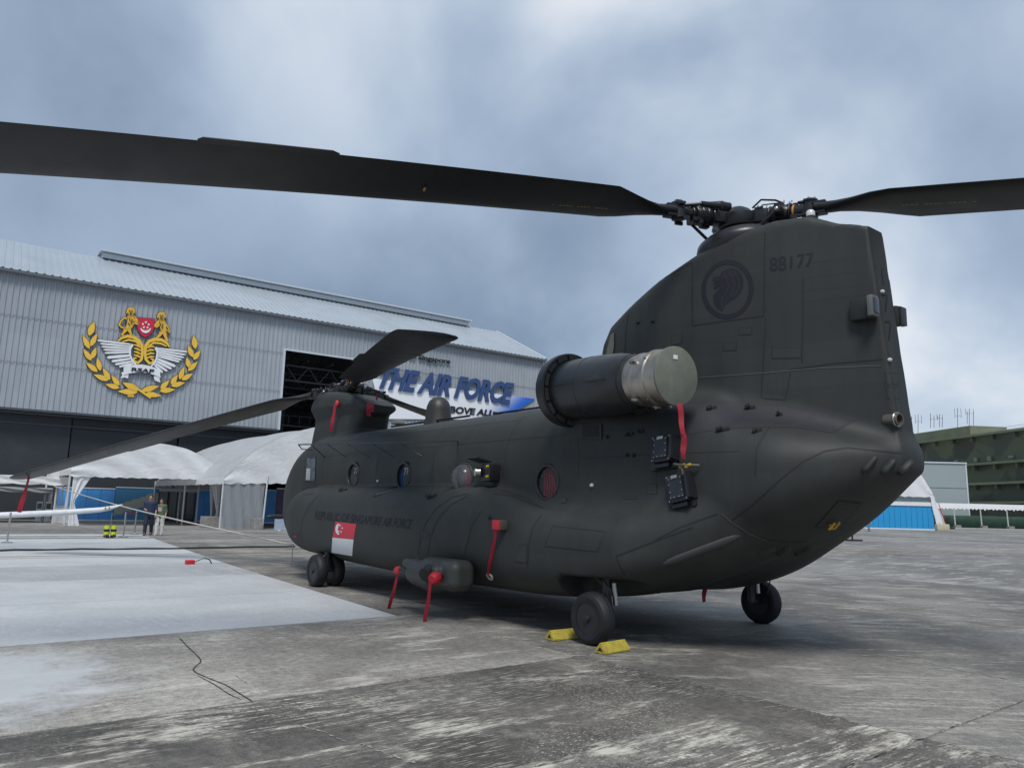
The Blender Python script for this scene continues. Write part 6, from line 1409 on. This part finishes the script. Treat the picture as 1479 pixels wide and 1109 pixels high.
ribbon3('red ribbon down the front edge of the forward pylon', Vector(onY(484, 584, -.62)), Vector(onY(478, 623, -.66)), .07)
tag(MB().ball(Vector(onY(487, 583, -.60)), .08, 6, (.6, .6, 1)).build('red_plug', redc, None, True), 'red plug at the top of the ribbon on the forward pylon', 'plug')
ribbon3('left of two short red ribbons under the forward rotor lip', Vector(onY(532, 581, -.62)), Vector(onY(533, 601, -.62)), .09); ribbon3('right of two short red ribbons under the forward rotor lip', Vector(onY(537, 582, -.62)), Vector(onY(538, 595, -.62)), .08)
p, n_ = hit(433, 718); ribbon3('short red tag beside the crew door at the pod front', Vector(onY(435, 711, -1.35)), Vector(onY(431.5, 730, -1.35)), .08)
base_r = Vector(onY(981, 583, -1.50)); ribbon3('broad red ribbon hanging under the engine exhaust', base_r, Vector(onY(987, 628, -1.5)), .055, twist=.9); ribbon3('twisted tail end of the exhaust ribbon beside the flare boxes', Vector(onY(987, 627, -1.5)), Vector(onY(987.5, 663, -1.5)), .06, twist=1.6)
ribbon3('dark red ribbon hanging under the belly behind the near wheel', Vector(onY(1018, 840, .6)), Vector(onY(1017, 869, .6)), .06); ribbon3('tiny red ribbon hanging under the belly left of the larger one', Vector(onY(952, 846, 1.0)), Vector(onY(951, 857, 1.0)), .03)
tp = blade_pt(FH, *front[0], 8.75); ribbon3('red ribbon hanging from the tip of the forward left rotor blade', tp + Vector((0, 0, -.05)), Vector(tp) + Vector((-.12, -.1, -.95)), .11)
ribbon3('small red ribbon tied at the rotor hinge of the forward head', Vector(onY(543, 570, -.3)), Vector(onY(545, 578, -.3)), .04)
c = onZ(274, 815); t_ = thing('red_ground_fitting', 'small red fitting with wire loop on the concrete edge', 'fitting', (c[0], c[1], .006)); MB().box((0, 0, .05), (.14, .2, .1), bev=.02).build('block', redc, t_, True); MB().tube([(0, .1, .05), (.05, .3, .14), (-.05, .45, .1), (0, .5, .01)], .014, 6).build('wire_loop', blackm, t_, True)

# ---- people: one continuous body, clothes grown a little outside it
skin = mat('skin', (.42, .24, .16), .55, var=.05); hair = mat('black hair', (.012, .010, .009), .5)
def person(label, loc, rz, H_, shirt, trous, shoes, stride=.16, carry=0, hairlong=False, print_m=None):
    """faces -Y in its own frame before rz"""
    S = H_ / 1.75; t_ = thing('person', label, 'person', (loc[0], loc[1], 0), rz)
    hip = [(s * .09, 0, .93) for s in (-1, 1)]; knee = [(-.10, -.04 - stride * .6, .50), (.10, .05 + stride * .1, .49)]; ank = [(-.10, -stride, .09), (.10, stride, .11)]
    sh = [(s * .185, 0, 1.42) for s in (-1, 1)]; el = [(-.25, .04, 1.14), (.25, .02, 1.14)]; wr = [(-.25, -.08 + stride * .5, .90), (.26, -.10, .90)]
    if carry: el[0] = (-.25, .05, 1.15); wr[0] = (-.12, -.22, 1.10)
    def legs(P_, g):
        d = np.full(np.shape(P_[0]), 9.)
        for k in (0, 1): d = np.minimum(d, smin(capsule(P_, hip[k], knee[k], .085 + g, .058 + g), capsule(P_, knee[k], ank[k], .058 + g, .040 + g * 1.1), .04))
        return d
    def torso(P_, g):
        d = smin(capsule((P_[0] * .72, P_[1], P_[2]), (0, 0, .98), (0, -.01, 1.36), .115 + g, .125 + g), capsule(P_, sh[0], sh[1], .065 + g, .065 + g), .08); return d
    def arm(P_, k, g, end=1.0):
        w_ = tuple(el[k][i] + (wr[k][i] - el[k][i]) * end for i in range(3)); return smin(capsule(P_, sh[k], el[k], .052 + g, .040 + g), capsule(P_, el[k], w_, .038 + g, .028 + g), .03)
    def body(P_):
        d = smin(torso(P_, 0), legs(P_, 0), .07); 
        for k in (0, 1): d = smin(d, arm(P_, k, 0), .03)
        d = smin(d, capsule(P_, (0, 0, 1.45), (0, -.01, 1.54), .055, .052), .04)
        hd = smin(ellipsoid(P_, (0, -.01, 1.645), (.076, .095, .112)), ellipsoid(P_, (0, -.045, 1.585), (.05, .055, .05)), .03)
        hd = smin(hd, capsule(P_, (0, -.10, 1.655), (0, -.122, 1.625), .010, .014), .012)
        for s in (-1, 1): hd = smin(hd, ellipsoid(P_, (s * .080, 0, 1.635), (.014, .022, .032)), .01); hd = smax(hd, -ellipsoid(P_, (s * .032, -.108, 1.66), (.016, .014, .011)), .01)
        d = smin(d, hd, .03)
        for k in (0, 1):
            f = Vector(wr[k]) - Vector(el[k]); f.normalize(); sd_ = Vector((0, 1, 0)).cross(f).normalized(); sd_ = f.cross(Vector((1, 0, 0))).normalized(); w_ = Vector(wr[k]); pc = w_ + f * .05
            d = smin(d, capsule(P_, w_, w_ + f * .075, .027, .034), .02)
            for j in range(4):
                o_ = sd_ * (.026 - .0175 * j); a0 = w_ + f * .075 + o_; a1 = a0 + f * (.045 + .006 * (j in (1, 2))) + Vector((0, -.01, 0)); a2 = a1 + f * .028 + Vector((-.012 if k == 0 else .012, 0, 0)) * -1; d = smin(d, np.minimum(capsule(P_, a0, a1, .0095, .0085), capsule(P_, a1, a2, .0085, .0075)), .005)
            th = w_ + f * .02 + sd_ * .03; d = smin(d, capsule(P_, th, th + f * .05 + sd_ * .022, .011, .009), .008)
        for k in (0, 1): d = smin(d, capsule(P_, ank[k], (ank[k][0], ank[k][1] - .14, ank[k][2] - .05), .038, .030), .03)
        return d
    def put(name, fn, lo, hi, h_, m_, parent=t_):
        Pp, Qq, Nn = surface(fn, lo, hi, h_, 3); e1 = Pp[Qq[:, 1]] - Pp[Qq[:, 0]]; e2 = Pp[Qq[:, 2]] - Pp[Qq[:, 0]]
        if ((np.cross(e1, e2) * Nn[Qq].mean(1)).sum(1) < 0).mean() > .5: Qq = Qq[:, ::-1]
        return mesh_from(name, Pp * S, Qq, Nn, m_, parent)
    put('body', body, (-.4, -.45, -.02), (.4, .4, 1.8), .0125, skin)
    def sh_f(P_):
        d = smin(torso(P_, .022), capsule((P_[0] * .75, P_[1], P_[2]), (0, 0, .88), (0, 0, 1.1), .125, .13), .04)
        for k in (0, 1): d = smin(d, arm(P_, k, .018, -.0 if not carry else .1), .03)
        return np.maximum(np.maximum(d, .82 - P_[2]), P_[2] - 1.50)
    put('shirt', sh_f, (-.4, -.3, .7), (.4, .3, 1.6), .02, shirt)
    put('trousers', lambda P_: np.maximum(np.maximum(smin(legs(P_, .026), capsule((P_[0] * .75, P_[1], P_[2]), (0, 0, .90), (0, 0, .98), .115, .11), .05), P_[2] - 1.0), .07 - P_[2]), (-.3, -.4, .0), (.3, .4, 1.1), .02, trous)
    for k in (0, 1): a = ank[k]; put('shoe', lambda P_, a=a: np.maximum(smin(capsule(P_, (a[0], a[1] + .03, a[2] - .04), (a[0], a[1] - .15, a[2] - .055), .046, .036), capsule(P_, a, a, .05, .05), .03), .004 - P_[2]), (-.25, -.45, -.03), (.25, .35, .3), .014, shoes)
    hf = lambda P_: smax(ellipsoid(P_, (0, .008, 1.668), (.092, .108, .112)), -ellipsoid(P_, (0, -.11, 1.60), (.088, .10, .11)), .01) if not hairlong else smin(smax(ellipsoid(P_, (0, .008, 1.668), (.094, .108, .112)), -ellipsoid(P_, (0, -.11, 1.60), (.086, .10, .11)), .01), capsule(P_, (0, .06, 1.66), (.03, .09, 1.46), .07, .035), .04)
    put('hair', hf, (-.15, -.15, 1.4), (.15, .2, 1.82), .012, hair)
    if print_m: MB().add([Vector(p) * S for p in ((-.09, -.155, 1.36), (.09, -.155, 1.36), (.09, -.165, 1.16), (-.09, -.165, 1.16))], [(0, 1, 2, 3)]).build('shirt_print', print_m, t_)
    return t_
navy = mat('navy jacket', (.018, .030, .075), .8); navyt = mat('dark navy trousers', (.012, .018, .035), .8); greensh = mat('olive green shirt', (.09, .13, .075), .8); wtr = mat('off white trousers', (.62, .62, .58), .8); blk = mat('black shoes', (.012, .012, .012), .5); wsh = mat('white shoes', (.6, .6, .6), .6)
toCam = math.atan2(CAM[0] + 17.2, -(CAM[1] - .6)) 
c = onZ(213, 773); man = person('man in dark navy jacket and trousers walking toward the camera', c, 1.15, 1.68, navy, navyt, blk, .16, carry=1); 
c = onZ(229, 773); wom = person('woman in green shirt and white trousers walking beside the man', c, 1.0, 1.52, greensh, wtr, wsh, .10, hairlong=True, print_m=mat('shirt graphic', (.4, .3, .28), .7, var=.8, scale=30))
fat = mat('grey blue camouflage uniform', (.16, .20, .22), .8, var=.5, scale=10)
c = Vector(atD(1255, 766, 82)); person('person in grey camouflage uniform standing before the blue tent wall', (c.x, c.y), 1.2, 1.74, fat, fat, blk, .08)
